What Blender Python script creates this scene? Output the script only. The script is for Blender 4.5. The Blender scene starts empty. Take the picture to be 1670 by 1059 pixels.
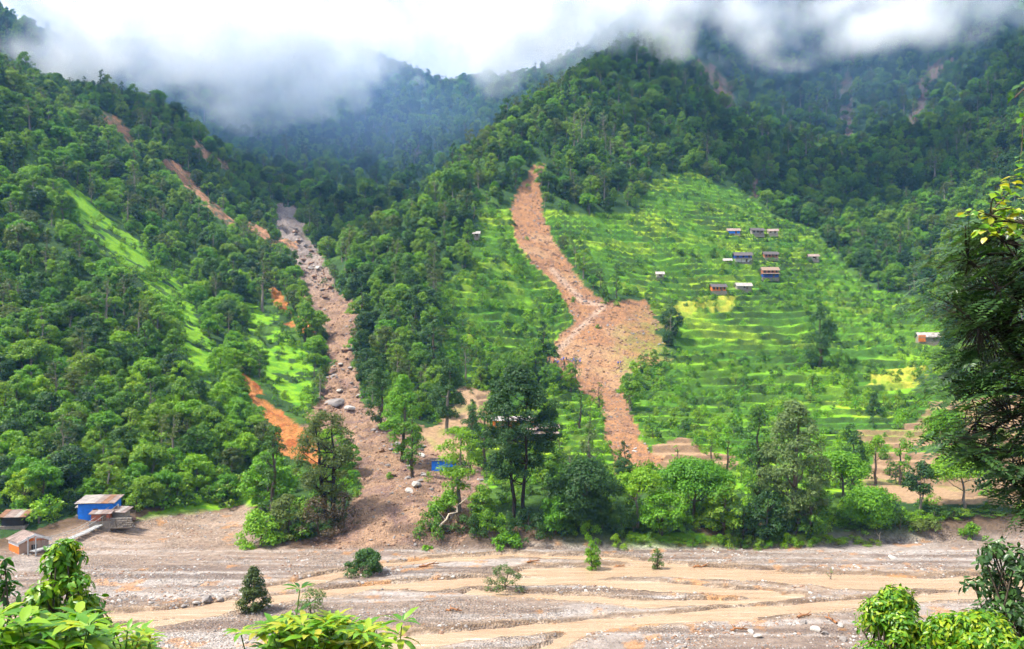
import bpy, bmesh, math, random
import numpy as np
from mathutils import Vector, Matrix, Euler

# ------------------------------------------------------------------ camera, sky, sun, exposure
PW, PH, FPX, HORIZON, CAM_Z = 1670.0, 1059.0, 1390.0, 600.0, 30.0
scene = bpy.context.scene
COL = scene.collection

cam_data = bpy.data.cameras.new("camera")
cam_data.sensor_width = 36.0
cam_data.lens = 36.0 * FPX / PW
cam_data.shift_y = (HORIZON - PH / 2) / PW
cam_data.clip_start = 0.3
cam_data.clip_end = 6000.0
camera = bpy.data.objects.new("camera", cam_data)
COL.objects.link(camera)
camera.location = (0, 0, CAM_Z)
camera.rotation_euler = (math.radians(90), 0, 0)
scene.camera = camera

SUN_ELEV, SUN_AZ = math.radians(57), math.radians(-105)     # azimuth from +Y towards +X; high on the left, a little behind the lens
world = bpy.data.worlds.new("World")
scene.world = world
world.use_nodes = True
nt = world.node_tree
nt.nodes.clear()
sky = nt.nodes.new("ShaderNodeTexSky")
sky.sky_type = 'NISHITA'
sky.sun_disc = False
sky.sun_elevation = SUN_ELEV
sky.sun_rotation = SUN_AZ
sky.dust_density = 2.0
# an overcast: white cloud cover in front of the blue, brighter and thinner in soft large patches
tc = nt.nodes.new("ShaderNodeTexCoord")
noi = nt.nodes.new("ShaderNodeTexNoise")
noi.inputs['Scale'].default_value = 3.4
noi.inputs['Detail'].default_value = 6.0
noi.inputs['Roughness'].default_value = 0.55
rmp = nt.nodes.new("ShaderNodeValToRGB")
rmp.color_ramp.elements[0].position = 0.36
rmp.color_ramp.elements[0].color = (2.4, 2.75, 3.7, 1)
rmp.color_ramp.elements[1].position = 0.62
rmp.color_ramp.elements[1].color = (4.4, 4.5, 4.7, 1)
mixc = nt.nodes.new("ShaderNodeMix")
mixc.data_type = 'RGBA'
mixc.inputs[0].default_value = 0.86
bgn = nt.nodes.new("ShaderNodeBackground")
bgn.inputs['Strength'].default_value = 0.05
outw = nt.nodes.new("ShaderNodeOutputWorld")
nt.links.new(tc.outputs['Generated'], noi.inputs['Vector'])
nt.links.new(noi.outputs['Fac'], rmp.inputs['Fac'])
nt.links.new(sky.outputs['Color'], mixc.inputs[6])
nt.links.new(rmp.outputs['Color'], mixc.inputs[7])
nt.links.new(mixc.outputs[2], bgn.inputs['Color'])
nt.links.new(bgn.outputs['Background'], outw.inputs['Surface'])

sun_data = bpy.data.lights.new("sun", 'SUN')
sun_data.energy = 1.5
sun_data.angle = math.radians(10)
sun_data.color = (1.0, 0.95, 0.85)
sun = bpy.data.objects.new("sun", sun_data)
COL.objects.link(sun)
_sd = Vector((math.sin(SUN_AZ) * math.cos(SUN_ELEV), math.cos(SUN_AZ) * math.cos(SUN_ELEV), math.sin(SUN_ELEV)))
sun.rotation_euler = _sd.to_track_quat('Z', 'Y').to_euler()

scene.view_settings.view_transform = 'Standard'
scene.view_settings.look = 'None'
scene.view_settings.exposure = 2.8
scene.view_settings.gamma = 1.0
scene.view_settings.use_curve_mapping = False
scene.render.engine = 'CYCLES'
cy = scene.cycles
cy.max_bounces = 12
cy.diffuse_bounces = 2
cy.glossy_bounces = 1
cy.transmission_bounces = 2
cy.transparent_max_bounces = 4
cy.volume_bounces = 10
cy.use_denoising = True
cy.denoising_input_passes = 'RGB_ALBEDO_NORMAL'
cy.denoising_prefilter = 'FAST'
cy.use_adaptive_sampling = True
cy.adaptive_threshold = 0.03
cy.sample_clamp_indirect = 3.0

rng = np.random.default_rng(7)

# ------------------------------------------------------------------ small maths helpers
def ray_xy(px, Y):
    return (px - PW / 2) / FPX * Y

def from_photo(px, py, Y):
    """the world point seen at a photo pixel, Y metres ahead"""
    return (ray_xy(px, Y), Y, CAM_Z + (HORIZON - py) / FPX * Y)

def to_photo(X, Y, Z):
    Ys = np.maximum(Y, 1.0)
    return PW / 2 + FPX * X / Ys, HORIZON - FPX * (Z - CAM_Z) / Ys

def sstep(a, b, x):
    t = np.clip((x - a) / (b - a), 0, 1)
    return t * t * (3 - 2 * t)

def _hash(ix, iy, seed):
    h = (ix.astype(np.int64) * 374761393 + iy.astype(np.int64) * 668265263 + seed * 974711) & 0xffffffff
    h = ((h ^ (h >> 13)) * 1274126177) & 0xffffffff
    return ((h ^ (h >> 16)) & 0xffff) / 65535.0

def vnoise(x, y, seed=0):
    ix, iy = np.floor(x), np.floor(y)
    fx, fy = x - ix, y - iy
    fx = fx * fx * fx * (fx * (fx * 6 - 15) + 10)
    fy = fy * fy * fy * (fy * (fy * 6 - 15) + 10)
    ix, iy = ix.astype(np.int64), iy.astype(np.int64)
    a, b = _hash(ix, iy, seed), _hash(ix + 1, iy, seed)
    c, d = _hash(ix, iy + 1, seed), _hash(ix + 1, iy + 1, seed)
    return (a + (b - a) * fx) * (1 - fy) + (c + (d - c) * fx) * fy

def fbm(x, y, octaves=4, seed=0, gain=0.5):
    s, a, t = 0.0, 1.0, 0.0
    for k in range(octaves):
        s = s + a * (vnoise(x * 2 ** k + 17.3 * k, y * 2 ** k - 9.1 * k, seed + k) - 0.5)
        t += a
        a *= gain
    return s / t * 2        # about -1 .. 1

def in_poly(px, py, poly):
    poly = np.asarray(poly, float)
    inside = np.zeros(px.shape, bool)
    j = len(poly) - 1
    for i in range(len(poly)):
        xi, yi, xj, yj = *poly[i], *poly[j]
        if yi != yj:
            c = ((yi > py) != (yj > py)) & (px < (xj - xi) * (py - yi) / (yj - yi) + xi)
            inside ^= c
        j = i
    return inside

def line_dist(px, py, pts):
    """distance to a polyline, and the running parameter 0..1 along it"""
    pts = np.asarray(pts, float)
    best = np.full(px.shape, 1e9)
    par = np.zeros(px.shape)
    n = len(pts) - 1
    for i in range(n):
        a, b = pts[i], pts[i + 1]
        d = b - a
        t = np.clip(((px - a[0]) * d[0] + (py - a[1]) * d[1]) / (d @ d), 0, 1)
        r = np.hypot(px - a[0] - t * d[0], py - a[1] - t * d[1])
        m = r < best
        best = np.where(m, r, best)
        par = np.where(m, (i + t) / n, par)
    return best, par

# ------------------------------------------------------------------ mesh / object helpers
def link(o, parent=None):
    COL.objects.link(o)
    if parent is not None:
        o.parent = parent
    return o

def tag(o, label=None, cat=None, group=None, kind=None):
    if label: o["label"] = label
    if cat: o["category"] = cat
    if group: o["group"] = group
    if kind: o["kind"] = kind
    return o

def np_mesh(name, verts, faces, mats=(), smooth=False):
    """verts (n,3); faces (m,3) or (m,4) arrays"""
    me = bpy.data.meshes.new(name)
    verts = np.ascontiguousarray(verts, dtype=np.float32)
    faces = np.ascontiguousarray(faces, dtype=np.int32)
    k = faces.shape[1]
    me.vertices.add(len(verts))
    me.vertices.foreach_set("co", verts.ravel())
    me.loops.add(faces.size)
    me.loops.foreach_set("vertex_index", faces.ravel())
    me.polygons.add(len(faces))
    me.polygons.foreach_set("loop_start", np.arange(0, faces.size, k, dtype=np.int32))
    me.polygons.foreach_set("loop_total", np.full(len(faces), k, dtype=np.int32))
    for m in mats:
        me.materials.append(m)
    me.update(calc_edges=True)
    me.validate()
    if smooth:
        me.polygons.foreach_set("use_smooth", np.ones(len(faces), bool))
    return me

def set_col(me, name, rgb):
    a = me.attributes.new(name, 'FLOAT_COLOR', 'POINT')
    rgba = np.ones((len(rgb), 4), np.float32)
    rgba[:, :3] = rgb
    a.data.foreach_set("color", rgba.ravel())

def obj(name, me, parent=None, loc=(0, 0, 0), rot=(0, 0, 0), scale=(1, 1, 1)):
    o = bpy.data.objects.new(name, me)
    o.location, o.rotation_euler, o.scale = loc, rot, scale
    return link(o, parent)

def empty(name, loc=(0, 0, 0), rz=0.0, s=1.0):
    o = bpy.data.objects.new(name, None)
    o.location, o.rotation_euler, o.scale = loc, (0, 0, rz), (s, s, s)
    o.empty_display_size = 0.5
    return link(o)

class MB:
    """collects boxes, prisms and tubes into one mesh"""
    def __init__(self):
        self.bm = bmesh.new()
    def box(self, c, s, rot=None, bevel=0.0):
        r = bmesh.ops.create_cube(self.bm, size=1.0)
        vs = r['verts']
        m = Matrix.Translation(c) @ (rot.to_4x4() if rot else Matrix()) @ Matrix.Diagonal((*s, 1))
        bmesh.ops.transform(self.bm, matrix=m, verts=vs)
        if bevel:
            es = list({e for v in vs for e in v.link_edges})
            bmesh.ops.bevel(self.bm, geom=es, offset=bevel, segments=1, affect='EDGES')
        return self
    def poly(self, pts, th=None):
        vs = [self.bm.verts.new(p) for p in pts]
        f = self.bm.faces.new(vs)
        if th:
            r = bmesh.ops.extrude_face_region(self.bm, geom=[f])
            nv = [g for g in r['geom'] if isinstance(g, bmesh.types.BMVert)]
            bmesh.ops.translate(self.bm, vec=th, verts=nv)
        return self
    def tube(self, pts, radii, n=6):
        pts = [Vector(p) for p in pts]
        rings = []
        for i, p in enumerate(pts):
            d = (pts[min(i + 1, len(pts) - 1)] - pts[max(i - 1, 0)]).normalized()
            a = d.orthogonal().normalized() if abs(d.z) < 0.95 else d.cross(Vector((1, 0, 0))).normalized()
            if abs(d.z) >= 0.95:
                a = Vector((1, 0, 0)) - d * d.x
                a.normalize()
            b = d.cross(a)
            r = radii[i] if hasattr(radii, '__len__') else radii
            rings.append([self.bm.verts.new(p + (a * math.cos(t) + b * math.sin(t)) * r) for t in [2 * math.pi * k / n for k in range(n)]])
        for A, B in zip(rings, rings[1:]):
            for k in range(n):
                self.bm.faces.new((A[k], A[(k + 1) % n], B[(k + 1) % n], B[k]))
        self.bm.faces.new(rings[-1])
        self.bm.faces.new(rings[0][::-1])
        return self
    def mesh(self, name, mat=None, smooth=False):
        bmesh.ops.recalc_face_normals(self.bm, faces=self.bm.faces)
        me = bpy.data.meshes.new(name)
        self.bm.to_mesh(me)
        self.bm.free()
        if mat: me.materials.append(mat)
        if smooth:
            for p in me.polygons: p.use_smooth = True
        return me
    def build(self, name, mat, parent=None, smooth=False, **kw):
        return obj(name, self.mesh(name, mat, smooth), parent, **kw)

# ------------------------------------------------------------------ materials
def N(nt, kind, **inp):
    n = nt.nodes.new(kind)
    for k, v in inp.items():
        n.inputs[k].default_value = v
    return n

def mat_plain(name, col, rough=0.8, var=0.25, scale=3.0, bump=0.3, spec=0.3, metal=0.0):
    """a colour with weathering: two noises shift the value, a bump gives relief"""
    m = bpy.data.materials.new(name)
    m.use_nodes = True
    t = m.node_tree
    b = t.nodes['Principled BSDF']
    tcn = t.nodes.new("ShaderNodeTexCoord")
    n1 = N(t, "ShaderNodeTexNoise", Scale=scale, Detail=6.0, Roughness=0.65)
    r = t.nodes.new("ShaderNodeValToRGB")
    c = np.array(col)
    r.color_ramp.elements[0].position = 0.3
    r.color_ramp.elements[0].color = (*(c * (1 - var)), 1)
    r.color_ramp.elements[1].position = 0.7
    r.color_ramp.elements[1].color = (*np.minimum(c * (1 + var), 0.95), 1)
    t.links.new(tcn.outputs['Object'], n1.inputs['Vector'])
    t.links.new(n1.outputs['Fac'], r.inputs['Fac'])
    t.links.new(r.outputs['Color'], b.inputs['Base Color'])
    b.inputs['Roughness'].default_value = rough
    b.inputs['Specular IOR Level'].default_value = spec
    b.inputs['Metallic'].default_value = metal
    if bump:
        bn = N(t, "ShaderNodeBump", Strength=bump, Distance=0.05)
        n2 = N(t, "ShaderNodeTexNoise", Scale=scale * 5, Detail=4.0)
        t.links.new(tcn.outputs['Object'], n2.inputs['Vector'])
        t.links.new(n2.outputs['Fac'], bn.inputs['Height'])
        t.links.new(bn.outputs['Normal'], b.inputs['Normal'])
    return m
# ------------------------------------------------------------------ the valley: one height field through surveyed points
# (photo column, photo row, metres ahead): column and distance place the point, the row gives its height
SURVEY = [
 # near river and gravel
 *[(x, HORIZON + FPX * CAM_Z / Y, Y) for Y in (72, 90, 112, 134) for x in (-300, 0, 300, 600, 900, 1200, 1500, 1800, 2050)],
 (-250, 880, 140), (60, 905, 137), (200, 862, 152), (300, 850, 160), (400, 832, 170),
 # top of the far bank and the flat fields behind it
 (560, 850, 148), (640, 790, 160), (620, 740, 178), (760, 800, 158), (850, 815, 155), (1000, 800, 160), (1150, 800, 160), (1300, 800, 162), (1450, 805, 164), (1600, 800, 165), (1800, 800, 160),
 (1050, 745, 185), (1250, 745, 188), (1450, 735, 192), (1650, 720, 195), (900, 740, 185), (760, 735, 188), (1900, 700, 190),
 (760, 680, 212), (900, 680, 215), (1100, 680, 220), (1300, 680, 222), (1500, 670, 224), (1700, 660, 220),
 # right-hand hill
 (640, 690, 205), (700, 630, 235), (850, 600, 272), (1000, 592, 290), (1200, 595, 288), (1400, 600, 280), (1650, 600, 262), (1850, 590, 240),
 (640, 560, 268), (700, 520, 292), (850, 505, 322), (1000, 505, 332), (1200, 505, 350), (1400, 510, 350), (1650, 505, 325), (1850, 480, 290),
 (640, 460, 325), (700, 425, 343), (850, 405, 368), (1000, 405, 385), (1200, 405, 412), (1400, 415, 430), (1650, 405, 385), (1850, 370, 340),
 (700, 340, 393), (850, 310, 418), (1000, 308, 436), (1200, 310, 478), (1400, 325, 510), (1650, 310, 440), (1850, 260, 390),
 (850, 215, 468), (1000, 210, 496), (1200, 215, 568), (1400, 225, 610), (1650, 215, 505), (1850, 150, 450),
 (1000, 130, 548), (1100, 110, 600), (1200, 115, 660), (1400, 120, 715), (1650, 115, 590), (1850, 40, 520),
 (1100, 30, 690), (1200, 10, 760), (1400, 15, 820), (1650, 10, 690), (1850, -80, 620),
 (1200, -110, 880), (1400, -100, 950), (1650, -120, 830), (1850, -230, 800), (1500, -200, 1120), (1200, -170, 1120),
 # crest of the right-hand spur, then the ground that falls away behind it
 (585, 540, 292), (572, 462, 350), (640, 345, 412), (740, 262, 466), (850, 170, 505), (960, 105, 562), (1030, 60, 615),
 (620, 400, 450), (690, 345, 500), (780, 270, 555), (880, 200, 600), (980, 150, 670),
 # gully floor
 (600, 690, 200), (575, 640, 230), (560, 600, 252), (552, 550, 290), (540, 500, 328), (515, 440, 385), (495, 395, 440), (478, 345, 515), (430, 285, 620), (400, 250, 690),
 # left-hand spur, the side that faces the river
 (-250, 820, 150), (0, 825, 152), (150, 830, 156), (300, 825, 166), (420, 815, 170),
 (-250, 700, 170), (0, 715, 176), (150, 715, 180), (300, 715, 184), (430, 740, 184),
 (-250, 580, 195), (0, 615, 206), (150, 615, 210), (280, 612, 218),
 (-250, 450, 220), (0, 515, 240), (150, 512, 246), (-250, 330, 250), (0, 415, 278), (60, 330, 310), (-250, 200, 285), (0, 310, 320), (0, 215, 362), (-250, 60, 320),
 # its crest
 (0, 118, 415), (60, 235, 372), (130, 340, 338), (215, 435, 300), (305, 545, 252), (390, 632, 220), (470, 705, 192), (520, 760, 174), (-200, 0, 440),
 # its far side above the gully
 (170, 300, 400), (260, 400, 360), (330, 470, 330), (400, 500, 320), (430, 560, 280), (480, 620, 242), (520, 640, 232), (500, 560, 288), (470, 480, 350),
 (230, 270, 450), (330, 340, 430), (400, 400, 410), (450, 400, 435), (200, 205, 490), (300, 270, 500), (380, 330, 490), (430, 330, 530),
 (60, 165, 470), (130, 150, 520), (170, 145, 545), (250, 165, 585), (330, 220, 600), (385, 270, 600),
 # behind that second crest
 (150, 190, 610), (250, 215, 660), (330, 265, 690),
 # head of the valley
 (520, 310, 600), (620, 330, 590), (560, 260, 690), (480, 240, 720), (640, 230, 740), (720, 230, 740), (560, 200, 800), (650, 160, 840), (760, 160, 870), (480, 180, 830), (400, 190, 800),
 (650, 112, 910), (700, 130, 930), (770, 128, 950), (850, 120, 930), (580, 80, 950), (480, 60, 960), (380, 60, 940),
 (650, 170, 1080), (770, 180, 1100), (500, 100, 1100), (380, 90, 1100), (900, 140, 1050), (1000, 90, 1000),
 (100, 75, 740), (0, 45, 690), (40, 38, 740), (200, 90, 850), (-200, -50, 700), (0, 60, 850), (100, 80, 1000), (-200, 0, 1000),
]
FOREST_DROP = 5.0

def _bank_line(u):
    """distance at which the river gravel ends and the far bank begins, by view slope u = X/Y"""
    px = u * FPX + PW / 2
    return np.interp(px, [-300, 0, 60, 200, 300, 400, 425, 460, 560, 640, 700, 850, 1000, 1300, 1450, 1600, 1700, 2000],
                         [136, 136, 140, 154, 161, 170, 160, 139, 137.5, 137, 137.5, 139, 139, 140.5, 144, 147, 148, 148])

def _fit():
    c = np.array(SURVEY, float)
    u, w = (c[:, 0] - PW / 2) / FPX, np.log(c[:, 2])
    e = (HORIZON - c[:, 1]) / FPX
    e = e - np.where(c[:, 2] > 172, FOREST_DROP / c[:, 2], 0)
    P = np.c_[u, w * 0.9]
    d2 = ((P[:, None] - P[None]) ** 2).sum(-1)
    K = np.where(d2 > 0, 0.5 * d2 * np.log(np.maximum(d2, 1e-12)), 0)
    K += np.eye(len(P)) * 2e-4
    A = np.c_[np.ones(len(P)), P]
    M = np.block([[K, A], [A.T, np.zeros((3, 3))]])
    sol = np.linalg.solve(M, np.r_[e, 0, 0, 0])
    return P, sol
_TP, _TS = _fit()

def _base_height(X, Y):
    sh = X.shape
    u, w = (X / Y).ravel(), np.log(Y).ravel() * 0.9
    out = np.empty(u.size)
    n = len(_TP)
    for s in range(0, u.size, 20000):
        a, b = u[s:s + 20000, None], w[s:s + 20000, None]
        d2 = np.maximum((a - _TP[:, 0]) ** 2 + (b - _TP[:, 1]) ** 2, 1e-12)
        out[s:s + 20000] = (0.5 * d2 * np.log(d2)) @ _TS[:n] + _TS[n] + a[:, 0] * _TS[n + 1] + b[:, 0] * _TS[n + 2]
    return CAM_Z + out.reshape(sh) * Y

# water courses across the gravel, as (column, row) on the river plane
def plane_pt(px, py, z=0.0):
    Y = (CAM_Z - z) * FPX / (py - HORIZON)
    return (ray_xy(px, Y), Y)
CHANNELS = [
 ([(430, 962), (520, 945), (600, 930), (700, 914), (850, 908), (1000, 913), (1100, 925)], 1.9),
 ([(900, 935), (1050, 932), (1180, 938), (1300, 945), (1420, 950), (1560, 952), (1720, 950)], 4.0),
 ([(-60, 1015), (120, 1012), (250, 1003), (380, 992), (480, 975), (600, 962), (720, 955), (850, 948), (950, 948), (1100, 962), (1250, 972)], 2.4),
 ([(1720, 965), (1560, 972), (1440, 985), (1300, 996), (1150, 1005), (1000, 1016), (880, 1030), (760, 1040), (650, 1050), (560, 1062)], 2.2),
 ([(1300, 975), (1200, 985), (1050, 985), (900, 975), (780, 968)], 1.6),
 ([(960, 1020), (930, 1040), (880, 1065)], 1.0),
 ([(600, 962), (450, 985), (300, 1012), (180, 1030), (0, 1040)], 1.5),
]
CHANNELS_W = [([plane_pt(*p) for p in pts], w) for pts, w in CHANNELS]

# named patches of ground: (polygon in photo pixels, nearest Y, farthest Y)
SLIDE = [(848, 305), (862, 296), (880, 300), (885, 345), (905, 395), (935, 440), (966, 474), (985, 490), (1050, 488), (1090, 520), (1105, 560), (1098, 592), (1030, 602), (1015, 640), (1030, 690), (1062, 735), (1090, 752), (1000, 778), (985, 700), (975, 655), (930, 625), (893, 592), (900, 560), (938, 522), (905, 462), (862, 425), (838, 385), (833, 340)]
SLIDE_TOP = [(845, 308), (868, 298), (880, 288), (890, 268), (872, 270), (862, 285)]
GULLY = [(458, 330), (486, 335), (505, 390), (538, 440), (552, 480), (590, 512), (582, 545), (574, 570), (580, 625), (606, 655), (645, 690), (690, 722), (720, 745), (790, 760), (790, 815), (735, 905), (440, 905), (560, 850), (590, 790), (545, 755), (492, 700), (512, 655), (540, 600), (528, 545), (500, 505), (492, 450), (465, 395), (440, 350)]
GULLY_FAR = [(374, 215), (383, 222), (404, 262), (440, 318), (470, 338), (455, 345), (425, 315), (392, 265)]
ORANGE = [
 ([(388, 598), (405, 608), (440, 655), (470, 690), (505, 705), (525, 735), (520, 760), (455, 735), (430, 670), (405, 632)], 150, 290),
 ([(432, 462), (448, 470), (480, 515), (518, 555), (500, 552), (470, 525), (445, 492)], 200, 420),
]
SCARS = [
 ([(145, 160), (165, 175), (190, 195), (228, 225), (215, 240), (180, 205)], 380, 720),
 ([(258, 255), (290, 275), (330, 305), (365, 345), (392, 368), (372, 372), (340, 345), (300, 300), (265, 275)], 350, 650),
 ([(300, 225), (330, 238), (382, 272), (372, 280), (330, 258)], 400, 720),
 ([(398, 350), (430, 372), (485, 392), (482, 405), (440, 398), (405, 375)], 350, 600),
 ([(1130, 95), (1165, 110), (1195, 140), (1200, 178), (1184, 182), (1170, 150), (1140, 122)], 480, 900),
 ([(1376, 120), (1388, 120), (1392, 235), (1380, 235), (1370, 180)], 450, 950),
 ([(1500, 125), (1552, 80), (1560, 92), (1520, 140), (1496, 200), (1482, 222), (1478, 212)], 400, 900),
 ([(1385, 60), (1405, 50), (1400, 90), (1390, 110)], 450, 950),
 ([(668, 225), (684, 232), (690, 258), (678, 262)], 500, 1100),
 ([(1228, 290), (1240, 295), (1236, 325), (1226, 318)], 400, 700),
 ([(600, 350), (622, 352), (612, 380), (602, 375)], 420, 800),
]
SOIL = [
 ([(748, 632), (800, 628), (800, 690), (700, 720), (735, 660)], 170, 300),
 ([(600, 690), (745, 695), (790, 760), (640, 770)], 150, 260),
 ([(1060, 722), (1120, 712), (1150, 735), (1200, 742), (1200, 760), (1060, 765)], 150, 300),
 ([(1400, 705), (1480, 690), (1520, 655), (1690, 640), (1690, 720), (1500, 725), (1420, 730)], 140, 300),
 ([(1420, 738), (1500, 735), (1690, 750), (1690, 830), (1400, 820), (1410, 770)], 140, 300),
]
CROP = [
 ([(1420, 600), (1500, 590), (1530, 600), (1490, 622), (1410, 628)], 220, 330),
 ([(1100, 490), (1200, 480), (1200, 500), (1100, 512)], 280, 420),
 ([(760, 548), (790, 548), (790, 562), (755, 562)], 250, 380),
]
GRASSY = [
 ([(105, 305), (150, 322), (190, 365), (238, 405), (272, 445), (308, 465), (322, 515), (358, 585), (350, 622), (312, 608), (290, 545), (275, 495), (205, 438), (155, 385), (118, 345)], 200, 400),
 ([(395, 490), (440, 520), (480, 560), (515, 600), (500, 650), (480, 670), (440, 620), (410, 560)], 180, 420),
 ([(300, 560), (345, 575), (372, 610), (340, 622), (305, 600)], 180, 300),
 ([(200, 850), (420, 800), (425, 826), (300, 848), (200, 862)], 130, 190),
 ([(1020, 872), (1330, 872), (1420, 888), (1200, 900), (1010, 900)], 130, 150),
]
TERRACES = [
 ([(884, 342), (960, 352), (1040, 345), (1062, 295), (1130, 278), (1220, 318), (1262, 352), (1320, 372), (1400, 460), (1500, 490), (1545, 545), (1545, 650), (1420, 690), (1120, 690), (1030, 665), (1020, 610), (1105, 590), (1105, 540), (1050, 485), (975, 470), (930, 425), (900, 380)], 250, 560),
 ([(785, 338), (832, 338), (845, 400), (900, 460), (935, 515), (900, 560), (890, 600), (720, 615), (715, 470), (765, 430), (775, 380)], 235, 460),
 ([(780, 640), (980, 640), (1000, 780), (780, 790)], 150, 290),
 ([(1030, 660), (1560, 640), (1680, 640), (1680, 815), (1030, 800)], 145, 300),
]

def patch(px, py, Y, polys):
    m = np.zeros(px.shape, bool)
    for poly, y0, y1 in polys:
        bx = np.array(poly)
        sel = (px > bx[:, 0].min() - 2) & (px < bx[:, 0].max() + 2) & (py > bx[:, 1].min() - 2) & (py < bx[:, 1].max() + 2) & (Y > y0) & (Y < y1)
        if sel.any():
            r = np.zeros(px.shape, bool)
            r[sel] = in_poly(px[sel], py[sel], poly)
            m |= r
    return m

def ground(X, Y, detail=True):
    """height and patch masks of the land at plan positions X, Y"""
    z = _base_height(X, Y)
    u = X / Y
    yb = _bank_line(u) + fbm(X / 14, Y / 14, 3, 5) * 1.6
    # river plain: near level, with gravel bars and water courses
    zr = 0.35 + 0.25 * fbm(X / 9, Y / 5, 4, 11) + 0.12 * fbm(X / 1.7, Y / 1.2, 3, 12)
    lift = np.maximum(z, 0) * sstep(-0.12, -0.25, u) * sstep(128, 150, Y)
    zr = zr + lift
    chan = np.full(X.shape, 9.0)
    sel = (Y < 150)
    for pts, w in CHANNELS_W:
        d, _ = line_dist(X[sel] + 2.2 * fbm(X[sel] / 12, Y[sel] / 9, 3, 21), (Y[sel] + 1.3 * fbm(X[sel] / 9, Y[sel] / 7, 3, 22)) , pts)
        chan[sel] = np.minimum(chan[sel], d / w)
    zr = zr - 0.75 * sstep(1.25, 0.55, chan + 0.35 * fbm(X / 5, Y / 1.6, 4, 23))
    bank = sstep(-1.0, 3.2, Y - yb)
    zz = np.maximum(z, zr) * bank + zr * (1 - bank)
    px, py = to_photo(X, Y, zz)
    wob = np.where(px < 640, np.where(py > 700, 11.0, 15.0), np.where((px < 1000) & (py < 500), 4.5, 8.0)) * np.clip(300 / Y, 0.5, 1.5)
    qx = px + wob * fbm(X / 7, Y / 7, 4, 31) + 3.0 * fbm(X / 1.8, Y / 1.8, 2, 33)
    qy = py + wob * fbm(X / 7 + 40, Y / 7, 4, 32) + 3.0 * fbm(X / 1.8, Y / 1.8 + 9, 2, 34)
    k = {}
    k['river'] = 1 - bank
    k['chan'] = chan
    k['slide'] = patch(qx, qy, Y, [(SLIDE, 150, 460), (SLIDE_TOP, 380, 520)])
    k['gully'] = patch(qx, qy, Y, [(GULLY, 136, 640)])
    k['orange'] = patch(qx, qy, Y, ORANGE)
    k['scar'] = patch(qx, qy, Y, SCARS)
    k['soil'] = patch(qx, qy, Y, SOIL)
    k['crop'] = patch(qx, qy, Y, CROP)
    k['grassy'] = patch(qx, qy, Y, GRASSY) & ((fbm(X / 6, Y / 6, 3, 35) > -0.32) | (Y < 170))
    ragged = (px > 1030) & (Y > 250) & (fbm(X / 16, Y / 5, 3, 36) > (1115 - px) / 80 - 0.45)
    k['slide'] &= ~ragged
    k['terrace'] = patch(qx, qy, Y, TERRACES) & ~k['slide'] & ~k['gully']
    k['bank'] = (bank > 0.02) & (Y < yb + 5)
    bare = k['slide'] | k['gully'] | k['orange'] | k['scar']
    k['bare'] = bare
    if detail:
        hill = bank * sstep(150, 190, Y)
        zz = zz + hill * (2.2 * fbm(X / 30, Y / 30, 4, 41) * sstep(160, 320, Y) + 0.35 * fbm(X / 5, Y / 5, 3, 42))
        # terraces: level treads cut into the slope, steep risers between
        st = np.where(Y > 262, 3.0, 1.4)
        ph = zz / st + 1.3 * fbm(X / 34, Y / 34, 3, 51) + 0.10 * fbm(X / 4, Y / 4, 2, 52)
        fr = ph - np.floor(ph)
        stp = np.floor(ph) + sstep(0.70, 0.95, fr) + 0.06 * fr
        zt = zz + (stp - ph) * st
        zz = np.where(k['terrace'], zt, zz)
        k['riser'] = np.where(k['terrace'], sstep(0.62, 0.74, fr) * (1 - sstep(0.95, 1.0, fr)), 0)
        k['plot'] = np.floor(ph)
        # loose, rough debris and the hollow the slides have scoured
        rough = 0.9 * fbm(X / 3.2, Y / 3.2, 4, 61, 0.6) + 0.8 * np.abs(fbm(X / 9, Y / 9, 3, 62))
        rough = rough * np.where(k['slide'], 0.42, 1.35 + 0.8 * sstep(190, 240, Y))
        zz = zz + bare * bank * (rough * np.clip(Y / 260, 0.45, 1.4) - 0.8)
    return zz, k

_rows = np.r_[np.arange(66, 150, 0.5), np.arange(150, 300, 0.62), np.arange(300, 500, 0.85), np.arange(500, 1150, 3.2)]
_cols = np.linspace(-0.78, 0.78, 560)
TX = _cols[None, :] * _rows[:, None]
TY = np.repeat(_rows[:, None], len(_cols), 1)
TZ, TK = ground(TX, TY)

def mixc3(a, b, t):
    return a + (np.asarray(b) - a) * t[..., None]

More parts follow.
